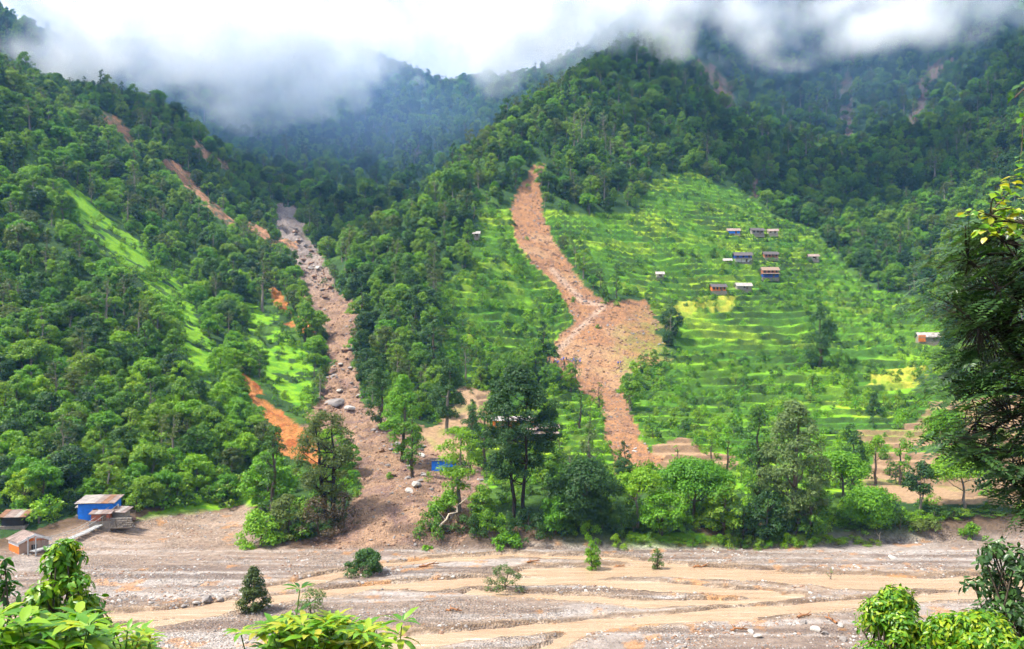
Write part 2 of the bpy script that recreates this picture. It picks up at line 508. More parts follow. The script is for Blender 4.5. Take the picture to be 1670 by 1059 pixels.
def land_colour(X, Y, Z, k):
    n1, n2 = fbm(X / 13, Y / 13, 4, 71), fbm(X / 2.6, Y / 2.6, 3, 72)
    c = np.zeros(X.shape + (3,))
    c[:] = (0.026, 0.060, 0.014)                                    # undergrowth
    c = mixc3(c, (0.055, 0.115, 0.016), sstep(0.0, 0.5, n1))
    g = np.zeros_like(c); g[:] = (0.135, 0.30, 0.010)               # terrace grass and young crops
    pv = _hash(np.floor(k['plot'] / 2).astype(np.int64), np.floor(X / 19 + 1.4 * n1 + 0.37 * k['plot']).astype(np.int64), 5)
    g = mixc3(g, (0.26, 0.39, 0.018), sstep(0.6, 0.9, pv))
    g = mixc3(g, (0.055, 0.17, 0.012), sstep(0.4, 0.1, pv))
    g = mixc3(g, (0.30, 0.30, 0.05), sstep(0.35, 0.75, n2) * 0.35)
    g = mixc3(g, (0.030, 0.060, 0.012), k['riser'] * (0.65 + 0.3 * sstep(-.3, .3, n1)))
    g = mixc3(g, (0.05, 0.13, 0.012), sstep(.1, .45, fbm(X / 7, Y / 7, 3, 74)) * .7)
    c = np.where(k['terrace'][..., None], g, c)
    gr = np.zeros_like(c); gr[:] = (0.155, 0.31, 0.010)
    gr = mixc3(gr, (0.08, 0.22, 0.012), sstep(-0.1, 0.4, n2))
    c = np.where(k['grassy'][..., None], gr, c)
    cr = np.zeros_like(c); cr[:] = (0.33, 0.33, 0.04)
    cr = mixc3(cr, (0.2, 0.28, 0.03), sstep(-0.1, 0.4, n2))
    c = np.where(k['crop'][..., None], cr, c)
    so = np.zeros_like(c); so[:] = (0.31, 0.20, 0.115)
    so = mixc3(so, (0.20, 0.22, 0.05), sstep(0.15, 0.5, n1))
    so = mixc3(so, (0.16, 0.10, 0.06), k['riser'] * 0.8)
    c = np.where((k['soil'] & ~k['gully'])[..., None], so, c)
    d = np.zeros_like(c); d[:] = (0.33, 0.165, 0.078)                # slide debris
    d = mixc3(d, (0.25, 0.13, 0.075), sstep(-0.05, 0.5, n2))
    d = mixc3(d, (0.37, 0.215, 0.115), sstep(0.1, 0.5, n1))
    px, py = to_photo(X, Y, Z)
    pale, _ = line_dist(px, py, [(900, 440), (950, 490), (985, 500), (940, 540), (905, 580)])
    d = mixc3(d, (0.55, 0.45, 0.36), sstep(7, 2, pale + 4 * n2) * 0.4)
    d = mixc3(d, (0.15, 0.22, 0.03), sstep(1000, 1095, px + 45 * n1 + 25 * n2) * sstep(488, 540, py) * sstep(625, 600, py) * 0.9)
    c = np.where(k['slide'][..., None], d, c)
    q = np.zeros_like(c); q[:] = (0.29, 0.18, 0.115)
    q = mixc3(q, (0.20, 0.125, 0.10), sstep(0.0, 0.5, n2))
    q = mixc3(q, (0.25, 0.215, 0.195), sstep(320, 440, Y) * 0.8)
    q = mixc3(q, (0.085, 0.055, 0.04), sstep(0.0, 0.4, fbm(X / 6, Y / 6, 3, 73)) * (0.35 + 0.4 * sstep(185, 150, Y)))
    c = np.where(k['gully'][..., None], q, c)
    o = np.zeros_like(c); o[:] = (0.40, 0.165, 0.05)
    o = mixc3(o, (0.33, 0.10, 0.03), sstep(0.0, 0.45, n2))
    c = np.where(k['orange'][..., None], o, c)
    s = np.zeros_like(c); s[:] = (0.16, 0.105, 0.085)
    s = mixc3(s, (0.36, 0.185, 0.10), sstep(700, 600, px) * 0.9)
    s = mixc3(s, (0.09, 0.10, 0.05), sstep(-0.1, 0.35, n2))
    c = np.where((k['scar'])[..., None], s, c)
    b = np.zeros_like(c); b[:] = (0.10, 0.065, 0.04)
    b = mixc3(b, (0.03, 0.06, 0.015), sstep(0.0, 0.4, n1))
    c = np.where((k['bank'] & ~k['gully'] & ~k['grassy'])[..., None], b, c)
    rv = np.zeros_like(c); rv[:] = (0.225, 0.170, 0.135)              # river gravel
    rv = mixc3(rv, (0.28, 0.235, 0.205), sstep(-0.1, 0.4, n1))
    flow = fbm(X / 22 + n1, Y / 1.6, 4, 76)
    rv = mixc3(rv, (0.36, 0.32, 0.29), sstep(0.05, 0.4, flow) * 0.7)
    rv = mixc3(rv, (0.38, 0.275, 0.185), sstep(2.3, 1.1, k['chan'] + 1.0 * flow) * 0.75)
    rv = mixc3(rv, (0.13, 0.095, 0.08), sstep(0.10, 0.35, -flow) * 0.65)
    rv = mixc3(rv, (0.12, 0.075, 0.045), sstep(0.85, 1.0, k['chan'] + .3 * n2) * sstep(1.5, 1.1, k['chan'] + .3 * n2) * 0.7)
    rv = mixc3(rv, (0.29, 0.20, 0.14), sstep(-0.1, -0.3, X / Y) * sstep(125, 150, Y) * 0.7)
    rv = mixc3(rv, (0.42, 0.20, 0.07), sstep(0.42, 0.62, n2 + 0.5 * n1) * 0.6)
    c = c + (rv - c) * k['river'][..., None]
    return c

def grid_faces(nr, nc):
    i = np.arange(nr * nc).reshape(nr, nc)
    return np.stack([i[:-1, :-1], i[:-1, 1:], i[1:, 1:], i[1:, :-1]], -1).reshape(-1, 4)

def mat_land(name, big=False):
    m = bpy.data.materials.new(name)
    m.use_nodes = True
    t = m.node_tree
    b = t.nodes['Principled BSDF']
    at = t.nodes.new("ShaderNodeAttribute"); at.attribute_name = "land"
    rg = t.nodes.new("ShaderNodeAttribute"); rg.attribute_name = "rock"
    tcn = t.nodes.new("ShaderNodeTexCoord")
    n1 = N(t, "ShaderNodeTexNoise", Scale=1.1, Detail=7.0, Roughness=0.7)
    vor = N(t, "ShaderNodeTexVoronoi", Scale=3.2)
    hs = t.nodes.new("ShaderNodeMix"); hs.data_type = 'RGBA'; hs.blend_type = 'MULTIPLY'
    hs.inputs[0].default_value = 1.0
    mr = t.nodes.new("ShaderNodeMapRange")
    for k_, v_ in zip(('From Min', 'From Max', 'To Min', 'To Max'), (0.3, 0.7, 0.68, 1.32)): mr.inputs[k_].default_value = v_
    t.links.new(tcn.outputs['Object'], n1.inputs['Vector'])
    t.links.new(tcn.outputs['Object'], vor.inputs['Vector'])
    t.links.new(n1.outputs['Fac'], mr.inputs['Value'])
    # stones: each Voronoi cell its own value where the ground is stony
    cm = t.nodes.new("ShaderNodeMapRange")
    for k_, v_ in zip(('From Min', 'From Max', 'To Min', 'To Max'), (0.0, 1.0, 0.72, 1.26)): cm.inputs[k_].default_value = v_
    sp = t.nodes.new("ShaderNodeSeparateColor")
    t.links.new(vor.outputs['Color'], sp.inputs[0])
    t.links.new(sp.outputs[0], cm.inputs['Value'])
    ms = t.nodes.new("ShaderNodeMix"); ms.data_type = 'FLOAT'
    ms.inputs[2].default_value = 1.0
    t.links.new(rg.outputs['Fac'], ms.inputs[0])
    t.links.new(cm.outputs['Result'], ms.inputs[3])
    mm = t.nodes.new("ShaderNodeMath"); mm.operation = 'MULTIPLY'
    t.links.new(mr.outputs['Result'], mm.inputs[0]); t.links.new(ms.outputs[0], mm.inputs[1])
    t.links.new(at.outputs['Color'], hs.inputs[6]); t.links.new(mm.outputs[0], hs.inputs[7])
    t.links.new(hs.outputs[2], b.inputs['Base Color'])
    b.inputs['Roughness'].default_value = 0.9
    b.inputs['Specular IOR Level'].default_value = 0.15
    bn = N(t, "ShaderNodeBump", Strength=0.8, Distance=0.5)
    bh = t.nodes.new("ShaderNodeMath"); bh.operation = 'MULTIPLY_ADD'
    t.links.new(vor.outputs['Distance'], bh.inputs[0]); t.links.new(rg.outputs['Fac'], bh.inputs[1]); t.links.new(n1.outputs['Fac'], bh.inputs[2])
    t.links.new(bh.outputs[0], bn.inputs['Height'])
    t.links.new(bn.outputs['Normal'], b.inputs['Normal'])
    return m

M_LAND = mat_land("land_material")
_me = np_mesh("valley_terrain", np.c_[TX.ravel(), TY.ravel(), TZ.ravel()], grid_faces(*TX.shape), [M_LAND], smooth=True)
set_col(_me, "land", land_colour(TX, TY, TZ, TK).reshape(-1, 3))
_rk = np.clip(TK['river'] * (0.35 + 0.9 * sstep(-.25, .3, fbm(TX / 9, TY / 5, 3, 77))) + (TK['bare'] * 0.8), 0, 1).ravel()
_a = _me.attributes.new("rock", 'FLOAT', 'POINT'); _a.data.foreach_set("value", _rk.astype(np.float32))
valley = tag(obj("valley_terrain", _me), "steep green valley sides above a gravel river plain", kind="structure")

class Land:
    """fast look-up of the finished height field"""
    lr = np.log(_rows)
    @staticmethod
    def z(X, Y):
        X, Y = np.atleast_1d(np.asarray(X, float)), np.atleast_1d(np.asarray(Y, float))
        r = np.clip(np.interp(Y, _rows, np.arange(len(_rows))), 0, len(_rows) - 1.001)
        c = np.clip((X / Y - _cols[0]) / (_cols[1] - _cols[0]), 0, len(_cols) - 1.001)
        i, j = r.astype(int), c.astype(int)
        a, b = r - i, c - j
        return (TZ[i, j] * (1 - b) + TZ[i, j + 1] * b) * (1 - a) + (TZ[i + 1, j] * (1 - b) + TZ[i + 1, j + 1] * b) * a
    @staticmethod
    def mask(name, X, Y):
        i = np.clip(np.round(np.interp(Y, _rows, np.arange(len(_rows)))).astype(int), 0, len(_rows) - 1)
        j = np.clip(np.round((X / Y - _cols[0]) / (_cols[1] - _cols[0])).astype(int), 0, len(_cols) - 1)
        return TK[name][i, j]
    @staticmethod
    def hit(px, py, ymin=100.0, ymax=1100.0):
        """the first ground point seen at a photo pixel"""
        Y = np.r_[np.arange(ymin, 500, 0.4), np.arange(500, ymax, 2.0)]
        X = ray_xy(px, Y)
        zr = CAM_Z + (HORIZON - py) / FPX * Y
        d = Land.z(X, Y) - zr
        k = np.argmax(d > 0)
        if not (d > 0).any():
            k = len(Y) - 1
        return float(X[k]), float(Y[k]), float(Land.z(X[k], Y[k])[0])

# the slope under the lens, down to the river
def near_height(X, Y):
    z = np.interp(Y, [-30, 0, 6, 14, 30, 50, 66, 70], [30.5, 28.2, 26.6, 23.0, 13.5, 4.0, 0.3, 0.1])
    return z + 0.5 * fbm(X / 6, Y / 6, 3, 81) * sstep(68, 50, Y)
_nx, _ny = np.linspace(-75, 75, 110), np.linspace(-30, 66.6, 90)
NX, NY = np.meshgrid(_nx, _ny)
NZ = near_height(NX, NY)
_me = np_mesh("near_slope", np.c_[NX.ravel(), NY.ravel(), NZ.ravel()], grid_faces(*NX.shape), [M_LAND], smooth=True)
_c = np.zeros((NX.size, 3)); _c[:] = (0.05, 0.085, 0.02)
set_col(_me, "land", _c)
tag(obj("near_slope_ground", _me), "grassy near slope falling from the viewpoint to the river", kind="structure")

# muddy water, one level sheet that the gravel bars rise through
def mat_water():
    m = bpy.data.materials.new("muddy_water")
    m.use_nodes = True
    t = m.node_tree
    b = t.nodes['Principled BSDF']
    tcn = t.nodes.new("ShaderNodeTexCoord")
    mp = t.nodes.new("ShaderNodeMapping"); mp.inputs['Scale'].default_value = (0.09, 0.8, 1)
    n1 = N(t, "ShaderNodeTexNoise", Scale=1.0, Detail=6.0, Roughness=0.65)
    r = t.nodes.new("ShaderNodeValToRGB")
    r.color_ramp.elements[0].position = 0.3; r.color_ramp.elements[0].color = (0.36, 0.23, 0.135, 1)
    r.color_ramp.elements[1].position = 0.62; r.color_ramp.elements[1].color = (0.47, 0.335, 0.22, 1)
    e3 = r.color_ramp.elements.new(0.70); e3.color = (0.62, 0.52, 0.42, 1)
    t.links.new(tcn.outputs['Object'], mp.inputs['Vector']); t.links.new(mp.outputs['Vector'], n1.inputs['Vector'])
    t.links.new(n1.outputs['Fac'], r.inputs['Fac']); t.links.new(r.outputs['Color'], b.inputs['Base Color'])
    b.inputs['Roughness'].default_value = 0.18
    b.inputs['Specular IOR Level'].default_value = 0.6
    mp2 = t.nodes.new("ShaderNodeMapping"); mp2.inputs['Scale'].default_value = (0.7, 1.9, 1)
    n2 = N(t, "ShaderNodeTexNoise", Scale=1.0, Detail=6.0, Roughness=0.7)
    t.links.new(tcn.outputs['Object'], mp2.inputs['Vector']); t.links.new(mp2.outputs['Vector'], n2.inputs['Vector'])
    bn = N(t, "ShaderNodeBump", Strength=0.9, Distance=0.35)
    t.links.new(n2.outputs['Fac'], bn.inputs['Height']); t.links.new(bn.outputs['Normal'], b.inputs['Normal'])
    return m
_me = np_mesh("river_water", np.array([(-115, 67, 0.0), (115, 67, 0.0), (118, 146, 0.0), (-118, 146, 0.0)]), np.array([[0, 1, 2, 3]]), [mat_water()])
tag(obj("river_water", _me), "shallow braided river of brown muddy water", kind="structure")
# ------------------------------------------------------------------ foliage
def mat_leaf(name, stops, transl=0.35, rough=0.55, spec=0.35, tint=0.45):
    """leaf colour: one draw per plant, a smaller one per leaf"""
    m = bpy.data.materials.new(name)
    m.use_nodes = True
    t = m.node_tree
    b = t.nodes['Principled BSDF']
    out = t.nodes['Material Output']
    oi = t.nodes.new("ShaderNodeObjectInfo")
    at = t.nodes.new("ShaderNodeAttribute"); at.attribute_name = "leaf"
    mx = t.nodes.new("ShaderNodeMix"); mx.data_type = 'FLOAT'; mx.inputs[0].default_value = tint
    r = t.nodes.new("ShaderNodeValToRGB")
    el = r.color_ramp.elements
    while len(el) < len(stops): el.new(0.5)
    for i, c in enumerate(stops):
        el[i].position = 0.08 + 0.84 * i / (len(stops) - 1)
        el[i].color = (*c, 1)
    t.links.new(oi.outputs['Random'], mx.inputs[2]); t.links.new(at.outputs['Fac'], mx.inputs[3])
    t.links.new(mx.outputs[0], r.inputs['Fac'])
    t.links.new(r.outputs['Color'], b.inputs['Base Color'])
    b.inputs['Roughness'].default_value = rough
    b.inputs['Specular IOR Level'].default_value = spec
    tr = t.nodes.new("ShaderNodeBsdfTranslucent")
    bri = t.nodes.new("ShaderNodeMix"); bri.data_type = 'RGBA'; bri.blend_type = 'MULTIPLY'; bri.inputs[0].default_value = 1
    bri.inputs[7].default_value = (1.25, 1.2, 0.6, 1)
    t.links.new(r.outputs['Color'], bri.inputs[6]); t.links.new(bri.outputs[2], tr.inputs['Color'])
    ms = t.nodes.new("ShaderNodeMixShader"); ms.inputs[0].default_value = transl
    t.links.new(b.outputs[0], ms.inputs[1]); t.links.new(tr.outputs[0], ms.inputs[2])
    t.links.new(ms.outputs[0], out.inputs['Surface'])
    return m

L_FOREST = mat_leaf("forest_leaf", [(0.022, 0.075, 0.011), (0.062, 0.170, 0.012), (0.115, 0.255, 0.012), (0.215, 0.360, 0.014), (0.125, 0.170, 0.028)])
L_DARK = mat_leaf("dark_leaf", [(0.017, 0.056, 0.014), (0.036, 0.102, 0.016), (0.068, 0.155, 0.018)])
L_BRIGHT = mat_leaf("bright_leaf", [(0.10, 0.24, 0.010), (0.17, 0.34, 0.010), (0.28, 0.42, 0.015)])
L_LUSH = mat_leaf("lush_leaf", [(0.060, 0.20, 0.010), (0.125, 0.31, 0.010), (0.24, 0.41, 0.012)])
L_OLIVE = mat_leaf("olive_leaf", [(0.040, 0.068, 0.016), (0.085, 0.125, 0.022), (0.13, 0.18, 0.03)])
L_PALE = mat_leaf("pale_leaf", [(0.065, 0.12, 0.035), (0.115, 0.18, 0.05), (0.19, 0.25, 0.07)])
L_DRY = mat_leaf("dry_leaf", [(0.06, 0.045, 0.025), (0.10, 0.07, 0.035), (0.07, 0.085, 0.03)])
L_YOUNG = mat_leaf("young_leaf", [(0.07, 0.22, 0.012), (0.15, 0.33, 0.014), (0.30, 0.40, 0.02), (0.42, 0.36, 0.03)], spec=0.5, rough=0.4, tint=0.85)
L_GLOSSY = mat_leaf("glossy_leaf", [(0.022, 0.085, 0.012), (0.045, 0.15, 0.014), (0.10, 0.25, 0.016)], spec=0.5, rough=0.38, tint=0.8)
L_FROND = mat_leaf("frond_leaf", [(0.018, 0.052, 0.016), (0.040, 0.098, 0.024), (0.085, 0.17, 0.04)], spec=0.5, rough=0.36, transl=0.28, tint=0.8)
M_BARK = mat_plain("bark", (0.09, 0.07, 0.052), 0.9, 0.4, 4.0, 0.6, 0.1)
M_BARK_DARK = mat_plain("dark_bark", (0.035, 0.028, 0.022), 0.9, 0.4, 4.0, 0.6, 0.1)
M_BARK_PALE = mat_plain("pale_bark", (0.20, 0.17, 0.14), 0.85, 0.35, 3.0, 0.5, 0.1)

def unit(v):
    return v / np.maximum(np.linalg.norm(v, axis=-1, keepdims=True), 1e-9)

def leaf_mesh(name, pos, nrm, direc, length, width, mat, r, fine=False, droop=0.0):
    """one folded blade per row of pos: nrm is its upper side, direc the way it points"""
    n = len(pos)
    d = unit(direc - nrm * (direc * nrm).sum(-1, keepdims=True))
    s = np.cross(nrm, d)
    L, W = length[:, None], width[:, None]
    tint = r.random(n)
    if not fine:
        V = np.stack([pos, pos + d * L * .5 + s * W * .5, pos + d * L - nrm * L * droop, pos + d * L * .5 - s * W * .5], 1)
        F = np.array([[0, 3, 2], [0, 2, 1]])
        V[:, 1] += nrm * W * .12; V[:, 3] += nrm * W * .12
    else:
        m1 = pos + d * L * .32 - nrm * L * droop * .12
        m2 = pos + d * L * .68 - nrm * L * droop * .45
        tip = pos + d * L - nrm * L * droop
        up = nrm * W * .1
        V = np.stack([pos, m1 + s * W * .46 + up, m2 + s * W * .40 + up, tip, m2 - s * W * .40 + up, m1 - s * W * .46 + up, m1, m2], 1)
        F = np.array([[0, 6, 1], [6, 7, 2], [6, 2, 1], [7, 3, 2], [0, 5, 6], [6, 5, 4], [6, 4, 7], [7, 4, 3]])
    k = V.shape[1]
    me = np_mesh(name, V.reshape(-1, 3), (F[None] + (np.arange(n) * k)[:, None, None]).reshape(-1, 3), [mat])
    a = me.attributes.new("leaf", 'FLOAT', 'POINT')
    a.data.foreach_set("value", np.repeat(tint, k).astype(np.float32))
    return me

def clump_leaves(clumps, per_area, size, r, droop_dir=0.25, shell=0.55):
    """leaf positions over the skins of many leaf clumps (x, y, z, radius)"""
    P, Nn, D = [], [], []
    for x, y, z, R in clumps:
        n = max(8, int(per_area * R * R * 12.57))
        d = unit(r.normal(size=(n, 3)))
        d[:, 2] = np.where(d[:, 2] < -0.35, -d[:, 2], d[:, 2])
        rad = R * (1 - shell * r.random(n) ** 2.2) * (0.85 + 0.3 * r.random(n))
        sq = np.array([1, 1, 0.78])
        P.append(np.array([x, y, z]) + d * rad[:, None] * sq)
        nn = unit(d + 0.38 * r.normal(size=(n, 3)) + np.array([0, 0, 0.35]))
        Nn.append(nn)
        D.append(unit(d * 0.7 + 0.8 * r.normal(size=(n, 3)) - np.array([0, 0, droop_dir])))
    P, Nn, D = map(np.concatenate, (P, Nn, D))
    L = size * (0.7 + 0.6 * r.random(len(P)))
    return P, Nn, D, L

def crown_clumps(shape, r, n, h0, h1, rad, cs=1.0):
    """clump centres for a crown between heights h0 and h1 and of radius rad"""
    out = []
    for i in range(n):
        t = (i + r.random()) / n
        if shape == 'round':
            w = math.sin(math.pi * min(max(0.10 + 0.82 * t, 0), 1)) ** 0.7
        elif shape == 'oval':
            w = math.sin(math.pi * (0.12 + 0.8 * t)) ** 0.8 * (1.08 - 0.35 * t)
        elif shape == 'cone':
            w = (1.03 - t) ** 0.8 * (0.35 + 0.65 * min(1, t * 5))
        elif shape == 'column':
            w = (math.sin(math.pi * (0.15 + 0.78 * t)) ** 0.5) * (1.05 - 0.3 * t)
        elif shape == 'umbrella':
            t = 0.35 + 0.65 * t ** 0.6
            w = math.sqrt(max(0.03, 1 - ((t - 0.45) / 0.62) ** 2))
        elif shape == 'tiers':
            tt = (math.floor(t * 5) + 0.25 + 0.5 * (t * 5 % 1)) / 5
            w = math.sin(math.pi * (0.12 + 0.75 * tt)) ** 0.7
            t = tt
        else:                       # dome, for shrubs
            w = math.sqrt(max(0.05, 1 - t * t))
        q = math.sqrt(r.random()) if r.random() < 0.45 else 0.75 + 0.25 * r.random()
        a = r.random() * 6.283
        R = rad * (0.22 + 0.16 * r.random()) * (0.75 + 0.35 * w) * cs
        stray = 1.0
        if r.random() < .16:                 # sprays that break the outline
            stray, R = r.uniform(1.08, 1.32), R * .6
        rr = max(0, rad * w - R * 0.6) * q * stray
        out.append((rr * math.cos(a), rr * math.sin(a) * 0.95, h0 + (h1 - h0) * t, R))
    return out

def tubes(segs, sides=6):
    """tapered limbs: list of (points, radii) -> verts, quads"""
    V, F, base = [], [], 0
    for pts, rad in segs:
        pts = np.asarray(pts, float)
        n = len(pts)
        t = unit(np.gradient(pts, axis=0))
        ref = np.array([1.0, 0.13, 0.07]) if abs(t[0, 2]) > 0.6 else np.array([0.05, 0.1, 1.0])
        a = unit(np.cross(t, ref)); b = np.cross(t, a)
        th = np.arange(sides) * 2 * math.pi / sides
        ring = pts[:, None] + (a[:, None] * np.cos(th)[None, :, None] + b[:, None] * np.sin(th)[None, :, None]) * np.asarray(rad)[:, None, None]
        V.append(ring.reshape(-1, 3))
        i = np.arange(n * sides).reshape(n, sides)
        j = np.roll(i, -1, 1)
        F.append(np.stack([i[:-1], j[:-1], j[1:], i[1:]], -1).reshape(-1, 4) + base)
        base += n * sides
    return np.concatenate(V), np.concatenate(F)

def curve_pts(a, b, sag, r, n=5, jit=0.035):
    a, b = np.asarray(a, float), np.asarray(b, float)
    t = np.linspace(0, 1, n)[:, None]
    p = a + (b - a) * t
    p[:, 2] += sag * np.sin(math.pi * t[:, 0])
    L = np.linalg.norm(b - a)
    p[1:-1] += r.normal(size=(n - 2, 3)) * L * jit
    return p

def trunk_segs(clumps, h0, h1, rad, r, stems=1, limbs=9, girth=None, lean=0.0):
    g = girth or 0.022 * h1 + 0.03
    segs, axes = [], []
    for s in range(stems):
        off = np.array([r.normal() * g * 2, r.normal() * g, 0]) * (stems > 1)
        top = np.array([r.normal() * rad * .12 + (s - (stems - 1) / 2) * rad * .5 + lean * h1, r.normal() * rad * .1, h0 + (h1 - h0) * .82])
        p = curve_pts(off + np.array([0, 0, -0.6]), top, 0, r, 8, 0.012)
        segs.append((p, np.linspace(g * 1.25, g * .22, 8)))
        axes.append(p)
    big = sorted(clumps, key=lambda c: -c[3])[:limbs * stems]
    for c in big:
        p = axes[r.integers(len(axes))]
        z0 = max(h0 * .75, c[2] - 0.45 * math.hypot(c[0], c[1]) - 0.1 * h1)
        k = min(np.searchsorted(p[:, 2], z0), len(p) - 1)
        segs.append((curve_pts(p[k], (c[0], c[1], c[2] + c[3] * .2), -0.03 * h1, r, 5), np.linspace(g * .5 * (1 - .08 * k), g * .1, 5)))
    return segs

def make_tree(shape, h, rad, mat, seed, clear=0.25, n=34, leaf=0.46, dens=8.5, bark=None, stems=1, aspect=0.62, limbs=9, droop=0.3, girth=None, lean=0.0, cs=1.0):
    """meshes (trunk, crown) of one tree standing at the origin"""
    r = np.random.default_rng(seed)
    h0 = h * clear
    cl = crown_clumps(shape, r, n, h0, h - rad * .15, rad, cs)
    if lean:
        cl = [(x + lean * z, y, z, R) for x, y, z, R in cl]
    P, Nn, D, L = clump_leaves(cl, dens, leaf, r, droop)
    crown = leaf_mesh("crown", P, Nn, D, L, L * aspect, mat, r)
    V, F = tubes(trunk_segs(cl, h0, h, rad, r, stems, limbs, girth, lean))
    trunk = np_mesh("trunk", V, F, [bark or M_BARK], smooth=True)
    return trunk, crown

def plant(name, meshes, loc, rz=0.0, s=1.0, parts=("trunk", "crown")):
    e = empty(name, loc, rz, s)
    for m, p in zip(meshes, parts):
        obj(p, m, e)
    return e

# prototypes of the hillside forest (each about 10 m tall) and of the shrubs (about 2 m)
FOREST = [
 ("round", make_tree('round', 10, 4.2, L_FOREST, 1, .18, 46, cs=.8)),
 ("round", make_tree('round', 9, 4.6, L_FOREST, 2, .15, 40, cs=.9)),
 ("spreading", make_tree('umbrella', 10, 4.8, L_FOREST, 3, .3, 44, cs=.75, bark=M_BARK_PALE)),
 ("oval", make_tree('oval', 12.5, 3.8, L_FOREST, 4, .18, 52, cs=.72)),
 ("oval", make_tree('oval', 11, 3.4, L_DARK, 5, .15, 40, cs=.8)),
 ("lush", make_tree('round', 8.5, 4.2, L_LUSH, 6, .12, 46, cs=.75)),
 ("layered", make_tree('tiers', 13, 4.0, L_FOREST, 7, .25, 46, cs=.7, bark=M_BARK_PALE)),
 ("dark round", make_tree('round', 10, 4.4, L_DARK, 8, .15, 46, cs=.8)),
 ("lush", make_tree('umbrella', 9, 4.2, L_LUSH, 9, .28, 40, cs=.72)),
 ("narrow", make_tree('column', 14, 2.5, L_DARK, 10, .12, 36, cs=.8)),
 ("olive", make_tree('round', 9.5, 4.3, L_OLIVE, 11, .2, 48, cs=.62, dens=7)),
 ("bright", make_tree('round', 7.5, 3.5, L_BRIGHT, 12, .15, 32, cs=.8)),
 ("airy pale-trunked", make_tree('tiers', 15, 3.2, L_OLIVE, 13, .4, 34, cs=.6, dens=6, bark=M_BARK_PALE)),
 ("bare-boughed", make_tree('oval', 11, 3.0, L_PALE, 14, .35, 26, cs=.5, dens=4, bark=M_BARK_PALE, limbs=18)),
]
SHRUBS = [
 ("dark", make_tree('dome', 2.4, 1.7, L_DARK, 21, .0, 11, leaf=.36, dens=9, limbs=3)),
 ("green", make_tree('dome', 2.2, 1.8, L_FOREST, 22, .0, 11, leaf=.36, dens=9, limbs=3)),
 ("lush", make_tree('dome', 2.0, 1.6, L_LUSH, 23, .0, 10, leaf=.36, dens=9, limbs=3)),
 ("tall green", make_tree('round', 3.6, 1.6, L_FOREST, 24, .12, 12, leaf=.36, dens=9, limbs=4)),
 ("bright", make_tree('dome', 1.8, 1.5, L_BRIGHT, 25, .0, 9, leaf=.34, dens=9, limbs=3)),
]

# ------------------------------------------------------------------ scatter of the forest

# bigger-leaved shrubs for the river bank
BANK_SHRUBS = {}
def bank_shrub_meshes(mat, k):
    if (mat.name, k) not in BANK_SHRUBS:
        BANK_SHRUBS[(mat.name, k)] = make_tree('dome', 1.0, .95, mat, 700 + k, 0, 10, leaf=.10, dens=110, limbs=4)
    return BANK_SHRUBS[(mat.name, k)]

def jitter_points(spacing_fn, y0, y1, umax=0.66):
    P = []
    y = y0
    while y < y1:
        s = spacing_fn(y)
        xs = np.arange(-umax * y, umax * y, s)
        P.append(np.c_[xs + rng.uniform(-.48, .48, len(xs)) * s + (0.5 * s if int(y * 7) % 2 else 0), y + rng.uniform(-.48, .48, len(xs)) * s])
        y += s * 0.92
    return np.concatenate(P)

def seen_filter(X, Y, Z, top):
    px, py = to_photo(X, Y, Z + top)
    return (px > -140) & (px < PW + 140) & (py > -190)

def horizon_visible(X, Y, Z, top):
    """is the plant's top above the land between it and the lens"""
    vis = np.ones(len(X), bool)
    for f in np.linspace(0.3, 0.97, 26):
        yy = Y * f
        ok = yy > 70
        zl = np.where(ok, Land.z(X * f, np.maximum(yy, 70)), -99)
        zs = CAM_Z + (Z + top - CAM_Z) * f
        vis &= ~(zl > zs + 0.5)
    return vis

VILLAGE_CLEAR = []      # (x, y, radius) kept free for buildings
def clear_of(X, Y):
    ok = np.ones(len(X), bool)
    for x, y, r_ in VILLAGE_CLEAR:
        ok &= np.hypot(X - x, Y - y) > r_
    return ok
# ------------------------------------------------------------------ buildings
M_BLUE = mat_plain("blue_paint", (0.012, 0.17, 0.68), .6, .18, 1.5, .15)
M_BLUEDARK = mat_plain("dark_blue_paint", (0.010, 0.05, 0.26), .6, .25, 1.5, .15)
M_ORANGE = mat_plain("orange_plaster", (0.60, 0.15, 0.02), .85, .2, 1.2, .2)
M_BRICK = mat_plain("red_mud_plaster", (0.34, 0.11, 0.06), .9, .25, 1.5, .25)
M_WHITE = mat_plain("white_paint", (0.62, 0.60, 0.57), .7, .12, 1.5, .15)
M_CREAM = mat_plain("cream_plaster", (0.45, 0.40, 0.32), .85, .2, 1.5, .25)
M_GREY = mat_plain("grey_plaster", (0.24, 0.21, 0.18), .85, .2, 1.5, .25)
M_TIN = mat_plain("weathered_tin", (0.25, 0.18, 0.15), .55, .5, 1.1, .1, .5)
M_TINPALE = mat_plain("pale_tin", (0.33, 0.29, 0.26), .5, .4, 1.1, .1, .5)
M_TINDARK = mat_plain("dark_slate_roof", (0.09, 0.075, 0.075), .7, .35, 1.6, .3)
M_RUST = mat_plain("rusted_tin", (0.22, 0.11, 0.06), .7, .5, 1.2, .2)
M_THATCH = mat_plain("brown_roof", (0.24, 0.17, 0.12), .9, .3, 2.5, .5)
M_WOOD = mat_plain("weathered_wood", (0.13, 0.085, 0.05), .85, .3, 4.0, .4)
M_DARK = mat_plain("dark_opening", (0.016, 0.014, 0.013), .6, .3, 2.0, 0)
M_STEEL = mat_plain("galvanised_steel", (0.34, 0.34, 0.33), .5, .15, 2.0, .1, .5)
M_STONE = mat_plain("dry_stone", (0.20, 0.17, 0.14), .9, .35, 2.0, .5)

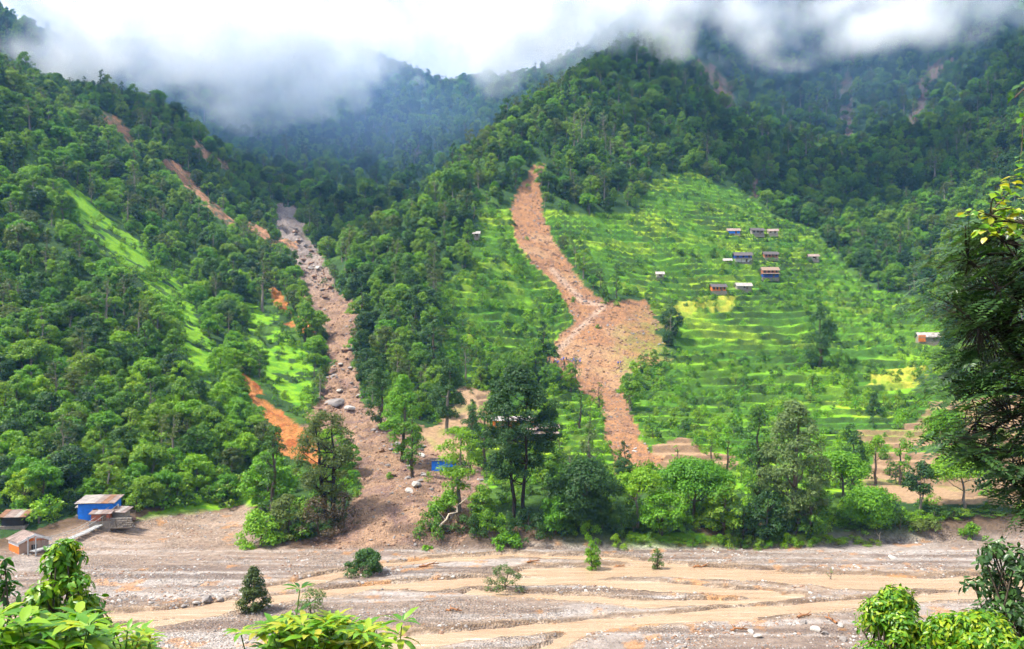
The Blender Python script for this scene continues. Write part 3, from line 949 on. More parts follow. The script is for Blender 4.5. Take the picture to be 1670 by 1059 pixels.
def roof_slab(mb, a, b, c, d, th=.07, ribs=0, rib=.05):
    """a sloping sheet a-b (eave) c-d (ridge), with standing ribs"""
    a, b, c, d = map(Vector, (a, b, c, d))
    nrm = (b - a).cross(d - a).normalized()
    if nrm.z < 0: nrm = -nrm
    mb.poly([a, b, c, d], nrm * th)
    for i in range(ribs):
        t = (i + .5) / ribs
        p, q = a.lerp(b, t), d.lerp(c, t)
        w = (b - a).normalized() * rib
        up = nrm * (th + .004)
        mb.poly([p - w + up, p + w + up, q + w + up, q - w + up], nrm * rib)

def house(name, label, loc, w, d, h, rz, wall, roof, lower=None, pitch=.35, style='gable', windows=3, door=True, porch=None, over=.45, ridge='x', ribs=10, fascia=None, rows=1, cat="house", group=None, sheets=0):
    """a hill house: walls, two-slope or single-slope roof, windows with frames, a door, perhaps a lean-to porch on posts"""
    e = empty(name, loc, rz)
    tag(e, label, cat, group)
    hl = h * .48 if lower else 0
    MB().box((0, 0, -.9), (w + .5, d + .5, 1.78), bevel=.04).build("plinth", M_STONE, e)
    if lower:
        MB().box((0, 0, hl / 2 - .02), (w + .06, d + .06, hl + .04)).build("lower_wall", lower, e)
    MB().box((0, 0, (h + hl) / 2 - (0 if lower else .03)), (w, d, h - hl + (0 if lower else .06))).build("wall", wall, e)
    r = MB()
    if style == 'gable' and ridge == 'x':
        hr = d / 2 * pitch * 2 * .5 + .2
        W = w / 2 + over
        D = d / 2 + over
        z0 = h - over * hr / (d / 2) + .03
        roof_slab(r, (-W, -D, z0), (W, -D, z0), (W, 0, h + hr), (-W, 0, h + hr), ribs=ribs)
        roof_slab(r, (W, D, z0), (-W, D, z0), (-W, 0, h + hr), (W, 0, h + hr), ribs=ribs)
        for s in (-1, 1):
            MB().poly([(s * (w / 2 - .02), -d / 2 + .02, h + .002), (s * (w / 2 - .02), d / 2 - .02, h + .002), (s * (w / 2 - .02), 0, h + hr - .06)], (-s * .15, 0, 0)).build("gable", wall, e)
    elif style == 'gable':
        hr = w / 2 * pitch * 2 * .5 + .2
        W = w / 2 + over
        D = d / 2 + over
        z0 = h - over * hr / (w / 2) + .03
        roof_slab(r, (-W, D, z0), (-W, -D, z0), (0, -D, h + hr), (0, D, h + hr), ribs=ribs)
        roof_slab(r, (W, -D, z0), (W, D, z0), (0, D, h + hr), (0, -D, h + hr), ribs=ribs)
        for s in (-1, 1):
            MB().poly([(-w / 2 + .02, s * (d / 2 - .02), h + .002), (w / 2 - .02, s * (d / 2 - .02), h + .002), (0, s * (d / 2 - .02), h + hr - .06)], (0, -s * .15, 0)).build("gable", wall, e)
        if fascia:
            for s in (-1, 1):
                MB().poly([(s * W, -D - .03, z0 - .32), (s * W, -D - .03, z0 + .10), (0, -D - .03, h + hr + .10), (0, -D - .03, h + hr - .32)], (0, -.06, 0)).build("fascia", fascia, e)
    else:
        W, D = w / 2 + over, d / 2 + over
        hr = d * pitch
        if sheets:                              # patched with loose overlapping sheets
            rs = random.Random(int(w * 100))
            for i in range(sheets):
                a0, a1 = -W + 2 * W * i / sheets - .06, -W + 2 * W * (i + 1) / sheets + .06
                lz, sk = rs.uniform(.08, .15), rs.uniform(-.12, .12)
                m = MB()
                roof_slab(m, (a0, -D - .12 + sk, h - over * pitch + lz), (a1, -D - .12 - sk, h - over * pitch + lz), (a1, D, h + hr + over * pitch + lz), (a0, D, h + hr + over * pitch + lz), th=.03, ribs=5, rib=.025)
                m.build("roof_sheet", rs.choice((M_TIN, M_TINPALE, M_RUST)), e)
        roof_slab(r, (-W, -D, h - over * pitch + .02), (W, -D, h - over * pitch + .02), (W, D, h + hr + over * pitch), (-W, D, h + hr + over * pitch), ribs=ribs)
        for s in (-1, 1):
            MB().poly([(s * (w / 2 - .02), -d / 2 + .02, h + .002), (s * (w / 2 - .02), d / 2 - .02, h + .002), (s * (w / 2 - .02), d / 2 - .02, h + hr - .03)], (-s * .15, 0, 0)).build("gable", wall, e)
    r.build("roof", roof, e)
    zs = [h - (h - hl) * .45] if rows == 1 else [h * .72, h * .28]
    for z in zs:
        for i in range(windows):
            x = -w / 2 + w * (i + .5) / windows
            if door and z == zs[-1] and rows == 2 and i == windows // 2: continue
            ww, wh = min(.75, w / windows * .55), min(.9, (h - hl) * .5)
            fr = MB().box((x, -d / 2 - .03, z), (ww + .16, .10, wh + .16), bevel=.01).build("window", M_WOOD, e)
            MB().box((x, -d / 2 - .085, z), (ww, .04, wh)).build("pane", M_DARK, fr)
    if door:
        dh = min(1.8, (hl or h) * .85)
        dr = MB().box((w * .18, -d / 2 - .05, dh / 2), (.85, .12, dh), bevel=.01).build("door", M_WOOD, e)
        MB().tube([(w * .18 + .3, -d / 2 - .11, dh * .5), (w * .18 + .3, -d / 2 - .17, dh * .5)], .03).build("handle", M_STEEL, dr)
    if porch:
        zp = hl + .15 if lower else h * .62
        pd = 1.5
        rp = MB()
        roof_slab(rp, (-w / 2 - .3, -d / 2 - pd, zp - .35), (w / 2 + .3, -d / 2 - pd, zp - .35), (w / 2 + .3, -d / 2 - .05, zp + .12), (-w / 2 - .3, -d / 2 - .05, zp + .12), ribs=ribs)
        rp.build("porch_roof", porch, e)
        for i in range(4):
            x = -w / 2 + w * i / 3
            MB().tube([(x, -d / 2 - pd + .2, -.8), (x, -d / 2 - pd + .2, zp - .34)], .07).build("post", M_WOOD, e)
    return e

def spot(px, py, ymin=100.0):
    x, y, z = Land.hit(px, py, ymin)
    VILLAGE_CLEAR.append((x, y, 4.2 if y < 220 else 3.4))
    VILLAGE_CLEAR.append((x, y - 4.5, 1.6))
    return x, y, z

def ppm(Y):       # metres per photo pixel at distance Y
    return Y / FPX

def build_houses():
    # --- by the footbridge, lower left
    x, y, z = from_photo(163, 848, 153)
    VILLAGE_CLEAR.append((x, y, 4.6)); VILLAGE_CLEAR.append((x - 1, y - 6, 5))
    house("blue_house", "bright blue house with tin roof above the footbridge", (x, y, z), 5.9, 4.2, 3.3, .10, M_BLUE, M_TIN, style='shed', pitch=.16, windows=1, door=False, over=.4, ribs=2, sheets=6)
    x2, y2, z2 = from_photo(137, 838, 152.2)
    house("lean_to_shed", "narrow lean-to with beige roof against the blue house", (x2, y2, z2), 1.5, 2.2, 1.3, .10, M_BLUEDARK, M_TINPALE, style='shed', pitch=.2, windows=0, door=False, ribs=4, over=.3, cat="shed")
    x3, y3, z3 = from_photo(166, 849, 149)
    house("brick_hut", "little orange brick hut with tin roof before the blue house", (x3, y3, z3), 3.0, 1.7, 1.25, .16, M_BRICK, M_TIN, style='shed', pitch=.15, windows=0, door=True, ribs=2, sheets=4, over=.3, cat="hut")
    x3, y3, z3 = from_photo(196, 843, 151)
    house("open_shed", "low open shed with patched tin roof beside the blue house", (x3, y3, z3), 2.6, 2.0, 1.0, -.1, M_GREY, M_TINPALE, style='shed', pitch=.22, windows=0, door=False, ribs=2, sheets=4, over=.4, cat="shed")
    x, y, z = from_photo(47, 905, 138)
    VILLAGE_CLEAR.append((x, y, 6)); VILLAGE_CLEAR.append((x, y - 6, 5))
    hh = house("orange_house", "orange and brown gabled house with white fascia by the river", (x, y, z), 4.4, 4.6, 2.7, math.radians(48), M_ORANGE, M_TIN, ridge='y', pitch=.36, windows=1, door=False, fascia=M_WHITE, over=.35, ribs=7)
    # its brown gable end and the white band under the eaves
    MB().box((0, -2.30 - .04, 1.30), (4.36, .06, 2.5)).build("gable_wall", mat_plain("brown_mud_wall", (0.34, 0.22, 0.16), .9, .15, 1.5, .3), hh)
    MB().box((-2.2 - .03, 0, 2.30), (.05, 4.55, .75)).build("white_band", M_WHITE, hh)
    x, y, z = from_photo(26, 862, 146)
    z = float(Land.z(x, y)[0])
    VILLAGE_CLEAR.append((x, y, 3)); VILLAGE_CLEAR.append((x, y - 4, 3))
    house("roadside_hut", "small dark hut with brown tin roof left of the bridge", (x, y, z), 3.6, 2.6, 1.5, .15, M_DARK, M_THATCH, style='shed', pitch=.22, windows=0, door=False, ribs=2, sheets=5, over=.4, cat="hut")
    # stone revetment under the blue house: courses of stones
    wl = empty("stone_wall", from_photo(190, 862, 148.5), .12)
    tag(wl, "dry stone retaining wall under the blue house", "wall")
    rr = random.Random(3)
    for c in range(5):
        xx = -2.6
        while xx < 2.4:
            sw = rr.uniform(.3, .65)
            MB().box((xx + sw / 2, rr.uniform(-.05, .05) + c * .06, c * .36 + .18), (sw - .03, .5, .33), bevel=.06).build("stone", M_STONE, wl)
            xx += sw
    MB().box((-.1, .34, .8), (4.9, .4, 1.9)).build("backfill", M_STONE, wl)
    # footbridge
    A, B = Vector(from_photo(52, 900, 134)), Vector(from_photo(187, 843, 151.5))
    br = empty("footbridge", A)
    tag(br, "narrow grey suspension footbridge rising to the blue house", "bridge")
    n = 22
    D = B - A
    side = D.cross(Vector((0, 0, 1))).normalized()
    def deck(t, s=0.0, up=0.0):
        return D * t + side * s + Vector((0, 0, -0.5 * math.sin(math.pi * t) + up))
    for i in range(n):
        p, q = deck(i / n + .003), deck((i + 1) / n - .003)
        m = MB().poly([p - side * .55, p + side * .55, q + side * .55, q - side * .55], (0, 0, .06))
        m.build("deck_panel", M_STEEL, br)
    for s in (-.6, .6):
        MB().tube([deck(i / 16, s, -.05) for i in range(17)], .045).build("deck_cable", M_STEEL, br)
        MB().tube([deck(i / 16, s, 1.05 + 1.1 * (2 * i / 16 - 1) ** 2) for i in range(17)], .04).build("hand_cable", M_STEEL, br)
        for i in range(1, 20):
            t = i / 20
            MB().tube([deck(t, s, -.03), deck(t, s, 1.05 + 1.1 * (2 * t - 1) ** 2)], .016, 4).build("hanger", M_STEEL, br)
    for t in (0, 1):
        for s in (-.75, .75):
            MB().tube([deck(t, s, -2.5), deck(t, s, 2.3)], .12).build("tower_post", M_STEEL, br)
    # --- foot of the gully and behind the tall dark tree
    x, y, z = spot(724, 768)
    house("blue_tin_shed", "blue corrugated tin shed beside the gully mouth", (x, y, z), 5.4, 2.6, 2.2, .05, M_BLUE, M_TINDARK, style='shed', pitch=.08, windows=0, door=False, ribs=10, over=.2, cat="shed")
    x, y, z = spot(838, 712)
    house("orange_house", "long orange house with pale roof behind the tall dark tree", (x, y, z), 10.5, 4.2, 4.2, .04, M_ORANGE, M_TINPALE, lower=M_WHITE, pitch=.3, windows=5, porch=M_TIN)
    x, y, z = spot(890, 718)
    house("open_barn", "grey roofed open barn right of the orange house", (x, y, z), 6.2, 3.4, 2.6, -.05, M_DARK, M_TIN, style='shed', pitch=.2, windows=0, door=False, porch=M_TIN, cat="barn")
    # --- the village on the terraces
    V = [
     (1196, 383, 22, 8, M_BLUE, M_TIN, None, 0, "small blue shed with grey roof, highest house of the village", None),
     (1234, 382, 24, 9, M_GREY, M_TINDARK, None, 3, "long grey house under a dark roof at the village top", None),
     (1260, 384, 18, 7, M_CREAM, M_TIN, None, 2, "cream cottage at the right end of the top house row", None),
     (1211, 428, 32, 17, M_BLUEDARK, M_TINDARK, M_WHITE, 3, "dark blue house with slate roof and white lower wall", M_TINDARK),
     (1186, 430, 14, 8, M_BRICK, M_TINPALE, None, 1, "tiny brown annex left of the dark blue house", None),
     (1256, 421, 26, 9, M_BRICK, M_TINDARK, None, 4, "red brick house with a row of windows under dark roof", None),
     (1255, 454, 30, 19, M_BRICK, M_THATCH, M_BLUEDARK, 4, "two storey house, brick above and blue below, with porch roof", M_THATCH),
     (1171, 476, 27, 11, M_ORANGE, M_TINDARK, None, 4, "orange house with dark roof, lowest left of the village", None),
     (1212, 472, 28, 9, M_GREY, M_TINPALE, None, 1, "low grey shed with pale roof beside the lowest orange house", None),
     (1326, 424, 18, 8, M_CREAM, M_TIN, None, 1, "small cream hut at the right edge of the village", None),
     (1514, 558, 40, 13, M_GREY, M_TINPALE, None, 2, "lone grey and orange house beside the dark leaning tree", None),
     (1076, 453, 13, 5, M_CREAM, M_TINPALE, None, 1, "pale roofed field hut between landslide and village", None),
     (777, 386, 11, 5, M_CREAM, M_TINPALE, None, 1, "pale field hut left of the landslide's upper chute", None),
    ]
    for px, py, w, h, wall, roof, lower, nw, lab, porch in V:
        x, y, z = spot(px, py)
        k = ppm(y)
        e = house("village_house", lab, (x, y, z - .1), w * k * .84, max(2.2, w * k * .46), max(1.4, h * k * .66), random.Random(px).uniform(-.12, .12), wall, roof, lower, windows=nw, pitch=.62, porch=porch, ribs=8, over=.6, group="houses of the terrace village")
        if py < 500:
            rs = random.Random(px + 1)
            for j in range(4):
                gx, gy = x + rs.uniform(-.75, .75) * w * k, y + rs.choice((-1, -1, 1)) * rs.uniform(2.2, 4.5)
                kind, ms = SHRUBS[rs.randrange(4)]
                t = plant("garden_shrub", ms, (gx, gy, float(Land.z(gx, gy)[0]) - .1), rs.uniform(0, 6), rs.uniform(.55, .95))
                tag(t, "shrub growing round the " + " ".join(lab.replace(",", "").split()[:8]), "shrub", "shrubs round the village houses")
        if px == 1514:
            MB().box((-w * k * .34, -max(2.6, w * k * .55) / 2 - .06, h * k * .4), (w * k * .28, .1, h * k * .8)).build("orange_panel", M_ORANGE, e)
build_houses()
# ------------------------------------------------------------------ trees and shrubs one can point at
def bank_tree(px, top, Y, wpx, shape, mat, label, seed, name="bank_tree", clear=.28, n=40, leaf=.40, dens=10.0, bark=None, stems=1, base=None, limbs=10, cat="tree", group=None, lean=0.0, girth=None, cs=1.0):
    x = ray_xy(px, Y)
    z = float(Land.z(x, Y)[0]) if base is None else base
    h = CAM_Z + (HORIZON - top) / FPX * Y - z
    rad = wpx * Y / FPX / 2 * .97
    ms = make_tree(shape, h, rad * 1.02, mat, seed, clear, n, leaf, dens, bark, stems, limbs=limbs, lean=lean, girth=girth, cs=cs)
    t = plant(name, ms, (x, Y, z), 0.0, 1.0)
    VILLAGE_CLEAR.append((x, Y, max(1.2, rad * .55)))
    return tag(t, label, cat, group)

def build_bank_trees():
    B = bank_tree
    B(845, 588, 147, 150, 'oval', L_DARK, "tallest dark two-stemmed tree standing before the orange house", 101, clear=.26, n=120, cs=.62, leaf=.38, dens=12, bark=M_BARK_DARK, stems=2, limbs=14, girth=.32)
    B(532, 668, 150, 112, 'round', L_OLIVE, "airy olive tree on the mound beside the debris cone", 102, clear=.16, n=80, cs=.7, leaf=.36, dens=8, bark=M_BARK_DARK, stems=2, limbs=14)
    B(446, 690, 151, 58, 'column', L_DARK, "slim dark column-shaped tree on the mound left of the debris cone", 103, clear=.16, n=30, dens=7, bark=M_BARK)
    B(748, 692, 149, 80, 'tiers', L_BRIGHT, "pale green tree with tiered crown before the blue shed", 104, clear=.22, n=32, dens=6, bark=M_BARK_PALE)
    B(733, 800, 147, 70, 'dome', L_BRIGHT, "bright spreading bush on the bank under the tiered tree", 105, "bank_shrub", clear=.25, n=16, cat="shrub")
    B(655, 612, 192, 74, 'oval', L_LUSH, "fresh green tree at the foot of the spur by the gully", 106, clear=.1, n=38, leaf=.4)
    B(672, 660, 180, 50, 'oval', L_FOREST, "bluish green tree below the fresh green one by the gully", 107, clear=.12, n=26, leaf=.4)
    B(622, 600, 215, 60, 'round', L_DARK, "dark tree overhanging the gully's right edge", 108, clear=.1, n=28, leaf=.42)
    B(728, 583, 214, 66, 'oval', L_DARK, "tall dark tree left of the bare field", 109, clear=.2, n=34, leaf=.42, bark=M_BARK_PALE)
    B(768, 664, 190, 48, 'dome', L_DARK, "rounded dark bush tree beside the bare field", 110, clear=.05, n=20)
    B(790, 650, 196, 34, 'oval', L_LUSH, "small bright tree next to the rounded bush tree", 111, clear=.1, n=16)
    B(786, 790, 145, 54, 'round', L_FOREST, "leafy tree between the tiered tree and tallest tree", 112, clear=.15, n=28)
    B(955, 748, 143.5, 122, 'round', L_DARK, "broad dark round tree on the bank right of the tallest tree", 113, clear=.16, n=52, dens=7.5)
    B(962, 690, 150, 60, 'oval', L_PALE, "airy pale tree rising behind the broad dark round tree", 114, clear=.4, n=24, dens=4, bark=M_BARK_PALE)
    B(905, 806, 142.5, 56, 'round', L_LUSH, "green bank tree at the foot of the tallest tree", 115, clear=.08, n=26)
    B(1040, 765, 144, 84, 'umbrella', L_LUSH, "flat-topped green tree right of the broad dark tree", 116, clear=.3, n=30, bark=M_BARK_PALE)
    B(1132, 750, 145, 128, 'umbrella', L_LUSH, "wide umbrella-crowned tree in the middle of the bank row", 117, clear=.25, n=50, dens=7.5)
    B(1180, 785, 142, 80, 'round', L_FOREST, "low leafy tree right of the umbrella-crowned tree", 118, clear=.1, n=28)
    B(1080, 805, 141.5, 80, 'round', L_LUSH, "low leafy tree between flat-topped and umbrella trees", 119, clear=.1, n=28)
    B(1238, 664, 148, 74, 'oval', L_DARK, "blackish green tree behind the tall pale tree", 120, clear=.14, n=42, dens=6.5)
    B(1296, 650, 144, 128, 'oval', L_PALE, "tall pale feathery tree towering over the right bank", 121, clear=.10, n=110, cs=.7, dens=8, bark=M_BARK)
    B(1322, 790, 142.5, 78, 'round', L_FOREST, "dark leafy tree at the foot of the tall pale tree", 122, clear=.12, n=28)
    B(1250, 800, 142, 70, 'round', L_DARK, "dark low tree under the blackish green tree", 123, clear=.08, n=24)
    B(1392, 693, 180, 54, 'round', L_DARK, "round dark tree at the edge of the bare terraces", 124, clear=.06, n=26)
    B(1375, 738, 156, 92, 'umbrella', L_LUSH, "spreading bright tree right of the tall pale tree", 125, clear=.25, n=34)
    B(1415, 795, 147, 104, 'round', L_LUSH, "bushy green tree under the bare terraces", 126, clear=.08, n=34)
    B(1502, 752, 152, 58, 'oval', L_DARK, "dark tree with pale forked trunk on the sandy bank", 127, clear=.4, n=26, bark=M_BARK_PALE, stems=2, girth=.13)
    B(1572, 745, 154, 116, 'umbrella', L_BRIGHT, "bright flat-crowned tree near the dark leaning tree", 128, clear=.42, n=36, bark=M_BARK_PALE)
    B(1540, 668, 186, 86, 'umbrella', L_LUSH, "rounded bright tree above the flat-crowned one", 129, clear=.2, n=34)
    B(1428, 712, 178, 36, 'umbrella', L_BRIGHT, "small bright tree alone on the bare soil field", 130, clear=.4, n=14)
    B(1470, 715, 178, 34, 'oval', L_LUSH, "small green tree between the bare terraces", 131, clear=.3, n=14)
    B(1338, 496, 303, 64, 'oval', L_DARK, "lone tall dark tree standing amid the right terraces", 132, clear=.05, n=40, leaf=.5, dens=5)
    B(1034, 588, 284, 32, 'oval', L_BRIGHT, "bright yellow-green tree at the landslide's right edge", 133, clear=.05, n=16, leaf=.5)
    B(962, 652, 222, 30, 'round', L_BRIGHT, "bright round tree at the landslide's left lower edge", 134, clear=.05, n=14, leaf=.4)
    B(946, 630, 226, 22, 'column', L_DARK, "narrow dark tree beside the lower landslide track", 135, clear=.08, n=16, leaf=.4)
    B(976, 622, 240, 28, 'round', L_OLIVE, "thin olive tree standing in the landslide track", 136, clear=.25, n=14, leaf=.4, dens=4)
    B(1424, 640, 240, 32, 'oval', L_DARK, "dark tree below the yellow crop terrace", 137, clear=.05, n=18, leaf=.45)
    B(1160, 702, 188, 34, 'round', L_FOREST, "left of two small trees on the lower terraces", 138, clear=.2, n=14)
    B(1186, 700, 188, 36, 'round', L_LUSH, "right of two small trees on the lower terraces", 139, clear=.2, n=14)
    B(1008, 736, 180, 18, 'umbrella', L_LUSH, "sapling standing alone on the landslide toe", 140, clear=.45, n=8, bark=M_BARK_PALE)
    B(1104, 724, 182, 16, 'round', L_LUSH, "sapling at the right edge of the landslide toe", 141, clear=.3, n=8)
    S = lambda *a, **k: bank_tree(*a, name="bank_shrub", cat="shrub", **k)
    S(425, 830, 142, 92, 'dome', L_LUSH, "grassy green shrub at the left foot of the mound", 151, clear=0, n=24, base=.3)
    S(470, 806, 144, 80, 'dome', L_OLIVE, "olive shrub on the mound below the slim dark tree", 152, clear=0, n=22)
    S(520, 808, 145, 86, 'dome', L_DRY, "brown dry thicket on the mound below the airy tree", 153, clear=0, n=24, dens=4)
    S(560, 800, 147, 60, 'dome', L_DRY, "dry scrub between the mound and the debris cone", 154, clear=0, n=18, dens=4)
    S(828, 868, 139.6, 54, 'dome', L_LUSH, "bright green bush at the water's edge under the tallest tree", 155, clear=0, n=18)
    S(695, 890, 138.5, 24, 'dome', L_LUSH, "small green tuft on the foot of the debris cone", 156, clear=0, n=8)
    S(1584, 853, 146, 42, 'dome', L_BRIGHT, "bright isolated bush on the sandy far shore", 157, clear=.1, n=14)
    S(1505, 850, 147.5, 60, 'dome', L_OLIVE, "grassy tangle below the dark tree with pale forked trunk", 158, clear=0, n=16)
    rr = random.Random(9)
    def low(px, top, Y, wpx, mat, label, group):
        x = ray_xy(px, Y)
        z = float(Land.z(x, Y)[0]) - .1
        h = max(.7, CAM_Z + (HORIZON - top) / FPX * Y - z)
        w = wpx * Y / FPX / 1.9
        t = plant("bank_shrub", bank_shrub_meshes(mat, rr.randrange(3)), (x, Y, z), rr.uniform(0, 6.28))
        t.scale = (w, w, h)
        tag(t, label, "shrub", group)
    for px in list(range(706, 1640, 17)):
        Yb = float(_bank_line((px - PW / 2) / FPX)) + 3.0 + rr.uniform(-1.0, 3.5)
        m = rr.choice((L_DARK, L_DARK, L_FOREST, L_DRY if px < 800 else L_LUSH))
        where = "left of the tallest tree" if px < 840 else ("under the broad dark tree" if px < 1030 else ("under the umbrella-crowned tree" if px < 1200 else ("under the tall pale tree" if px < 1360 else "below the bare terraces")))
        low(px + rr.uniform(-6, 6), rr.uniform(822, 858), Yb, rr.uniform(38, 62), m, "dark undergrowth bush on the bank " + where, "undergrowth bushes on the bank " + where)
    for px in range(1012, 1420, 14):
        Yb = float(_bank_line((px - PW / 2) / FPX)) + .8 + rr.uniform(-.9, .9)
        low(px + rr.uniform(-6, 6), rr.uniform(868, 882), Yb, rr.uniform(24, 40), rr.choice((L_LUSH, L_LUSH, L_BRIGHT, L_FOREST)), "low bright bush in the green strip along the far shore", "low bushes of the green shore strip")
    # shrubs standing in the gravel
    def R(px, top, base_row, wpx, shape, mat, label, seed, **kw):
        x, y, z = Land.hit(px, base_row, 85)
        return bank_tree(px, top, y, wpx, shape, mat, label, seed, "river_shrub", base=z, cat="shrub", **kw)
    R(414, 922, 997, 76, 'cone', L_OLIVE, "dense olive shrub standing in the left gravel", 171, clear=0, cs=.9, n=50, leaf=.26, dens=22)
    R(588, 896, 936, 70, 'dome', L_DARK, "toppled dark bush lying at the debris cone's foot", 172, clear=0, n=24, leaf=.28, dens=22, lean=.35)
    R(822, 917, 962, 70, 'dome', L_PALE, "sparse pale shrub on the middle gravel bar", 173, clear=.0, cs=.65, n=30, leaf=.24, dens=14)
    R(966, 882, 932, 32, 'oval', L_BRIGHT, "yellow-green sapling in the upper channel", 174, clear=.05, n=26, leaf=.28, dens=22, cs=1.2)
    R(1071, 895, 934, 26, 'oval', L_PALE, "small pale sapling right of the yellow-green one", 175, clear=.08, n=20, leaf=.26, dens=20, cs=1.2)
    R(507, 958, 1002, 54, 'round', L_PALE, "thin straggling shrub behind the near leafy shoot", 176, clear=.15, n=18, leaf=.24, dens=10)
    R(1355, 925, 948, 18, 'round', L_PALE, "wispy twig plant in the right channel", 177, clear=.2, n=6, leaf=.18, dens=4)
build_bank_trees()
def joined(trunk, crown):
    """trunk and crown as one mesh, for the mass of the forest"""
    vs, fs, mi, base = [], [], [], 0
    for i, me in enumerate((trunk, crown)):
        v = np.empty(len(me.vertices) * 3, np.float32); me.vertices.foreach_get("co", v)
        l = np.empty(len(me.loops), np.int32); me.loops.foreach_get("vertex_index", l)
        if i == 0:
            q = l.reshape(-1, 4); f = np.concatenate([q[:, [0, 1, 2]], q[:, [0, 2, 3]]])
        else:
            f = l.reshape(-1, 3)
        vs.append(v.reshape(-1, 3)); fs.append(f + base); mi.append(np.full(len(f), i, np.int32)); base += len(v) // 3
    me = np_mesh("mass_plant", np.concatenate(vs), np.concatenate(fs), [trunk.materials[0], crown.materials[0]])
    me.polygons.foreach_set("material_index", np.concatenate(mi))
    lf = np.zeros(base, np.float32)
    src = np.empty(len(crown.vertices), np.float32); crown.attributes["leaf"].data.foreach_get("value", src)
    lf[-len(src):] = src
    me.attributes.new("leaf", 'FLOAT', 'POINT').data.foreach_set("value", lf)
    return me

def mass(name, label, protos, X, Y, Z, which, rot, scl, tilt=0.0):
    """one object of uncountable plants or stones: points that carry instances"""
    col = bpy.data.collections.new(name + "_sources")
    for i, me in enumerate(protos):
        col.objects.link(bpy.data.objects.new("%s_source_%02d" % (name, i), me))
    pm = bpy.data.meshes.new(name)
    pm.vertices.add(len(X))
    pm.vertices.foreach_set("co", np.c_[X, Y, Z].astype(np.float32).ravel())
    pm.attributes.new("pick", 'INT', 'POINT').data.foreach_set("value", which.astype(np.int32))
    rv = np.zeros((len(X), 3), np.float32); rv[:, 2] = rot
    if tilt:
        rv[:, :2] = rng.normal(size=(len(X), 2)) * tilt
    pm.attributes.new("spin", 'FLOAT_VECTOR', 'POINT').data.foreach_set("vector", rv.ravel())
    sv = np.asarray(scl, np.float32)
    if sv.ndim == 1: sv = np.repeat(sv[:, None], 3, 1)
    pm.attributes.new("size", 'FLOAT_VECTOR', 'POINT').data.foreach_set("vector", sv.ravel())
    g = bpy.data.node_groups.new(name, 'GeometryNodeTree')
    g.interface.new_socket("Geometry", in_out='INPUT', socket_type='NodeSocketGeometry')
    g.interface.new_socket("Geometry", in_out='OUTPUT', socket_type='NodeSocketGeometry')
    gi, go = g.nodes.new('NodeGroupInput'), g.nodes.new('NodeGroupOutput')
    ci = g.nodes.new('GeometryNodeCollectionInfo')
    ci.inputs['Collection'].default_value = col
    ci.inputs['Separate Children'].default_value = True
    ci.inputs['Reset Children'].default_value = True
    ip = g.nodes.new('GeometryNodeInstanceOnPoints')
    ip.inputs['Pick Instance'].default_value = True
    def attr(nm, ty):
        a = g.nodes.new('GeometryNodeInputNamedAttribute'); a.data_type = ty
        a.inputs['Name'].default_value = nm
        return [o for o in a.outputs if o.enabled and o.name == 'Attribute'][0]
    g.links.new(gi.outputs[0], ip.inputs['Points'])
    g.links.new(ci.outputs[0], ip.inputs['Instance'])
    g.links.new(attr("pick", 'INT'), ip.inputs['Instance Index'])
    e2r = g.nodes.new('FunctionNodeEulerToRotation')
    g.links.new(attr("spin", 'FLOAT_VECTOR'), e2r.inputs[0])
    g.links.new(e2r.outputs[0], ip.inputs['Rotation'])
    g.links.new(attr("size", 'FLOAT_VECTOR'), ip.inputs['Scale'])
    g.links.new(ip.outputs[0], go.inputs[0])
    o = obj(name, pm)
    md = o.modifiers.new("scatter", 'NODES')
    md.node_group = g
    return tag(o, label, kind="stuff")

LANDMARKS = [
 (60, 800, "above the riverside huts"), (165, 790, "above the blue house"), (280, 800, "above the bright riverside grass"), (380, 790, "left of the slim mound tree"), (40, 690, "low on the hill at the left picture edge"),
 (170, 680, "on the lower hill above the blue house"), (300, 690, "on the lower hill left of the orange scar"), (400, 700, "just below the orange scar"), (40, 560, "midway up the hill at the left picture edge"), (170, 560, "midway up the left hill"),
 (270, 590, "left of the lower bright grass strip"), (380, 560, "right of the lower bright grass strip"), (470, 700, "where the orange scar meets the gully"), (60, 430, "high on the hill at the left picture edge"), (180, 470, "left of the bright grass crest"),
 (320, 470, "right of the bright grass crest"), (480, 640, "beside the gully's left bank"), (470, 520, "below the small orange scar"), (420, 440, "above the small orange scar"), (60, 270, "near the top of the left hill"),
 (250, 330, "on the slope below the long brown scar"), (430, 330, "left of the upper gully"), (200, 200, "on the crest behind the left hill"), (620, 640, "on the gully's right bank"), (690, 600, "left of the bare field"),
 (620, 520, "above the gully's right bank"), (700, 480, "left of the shrubby terraces"), (660, 400, "on the spur above the gully"), (760, 340, "on the spur above the left terraces"), (560, 300, "at the misty head of the valley"),
 (800, 240, "on the spur's crest left of the landslide top"), (930, 260, "just above the landslide top"), (1100, 230, "above the upper terraces"), (1350, 330, "above the village"), (1450, 430, "right of the village"), (1550, 300, "on the dark slope behind the leafy bough"), (1300, 150, "high up below the clouds"),
]
def near_mark(px, py):
    return min(LANDMARKS, key=lambda m: (m[0] - px) ** 2 + 1.4 * (m[1] - py) ** 2)[2]

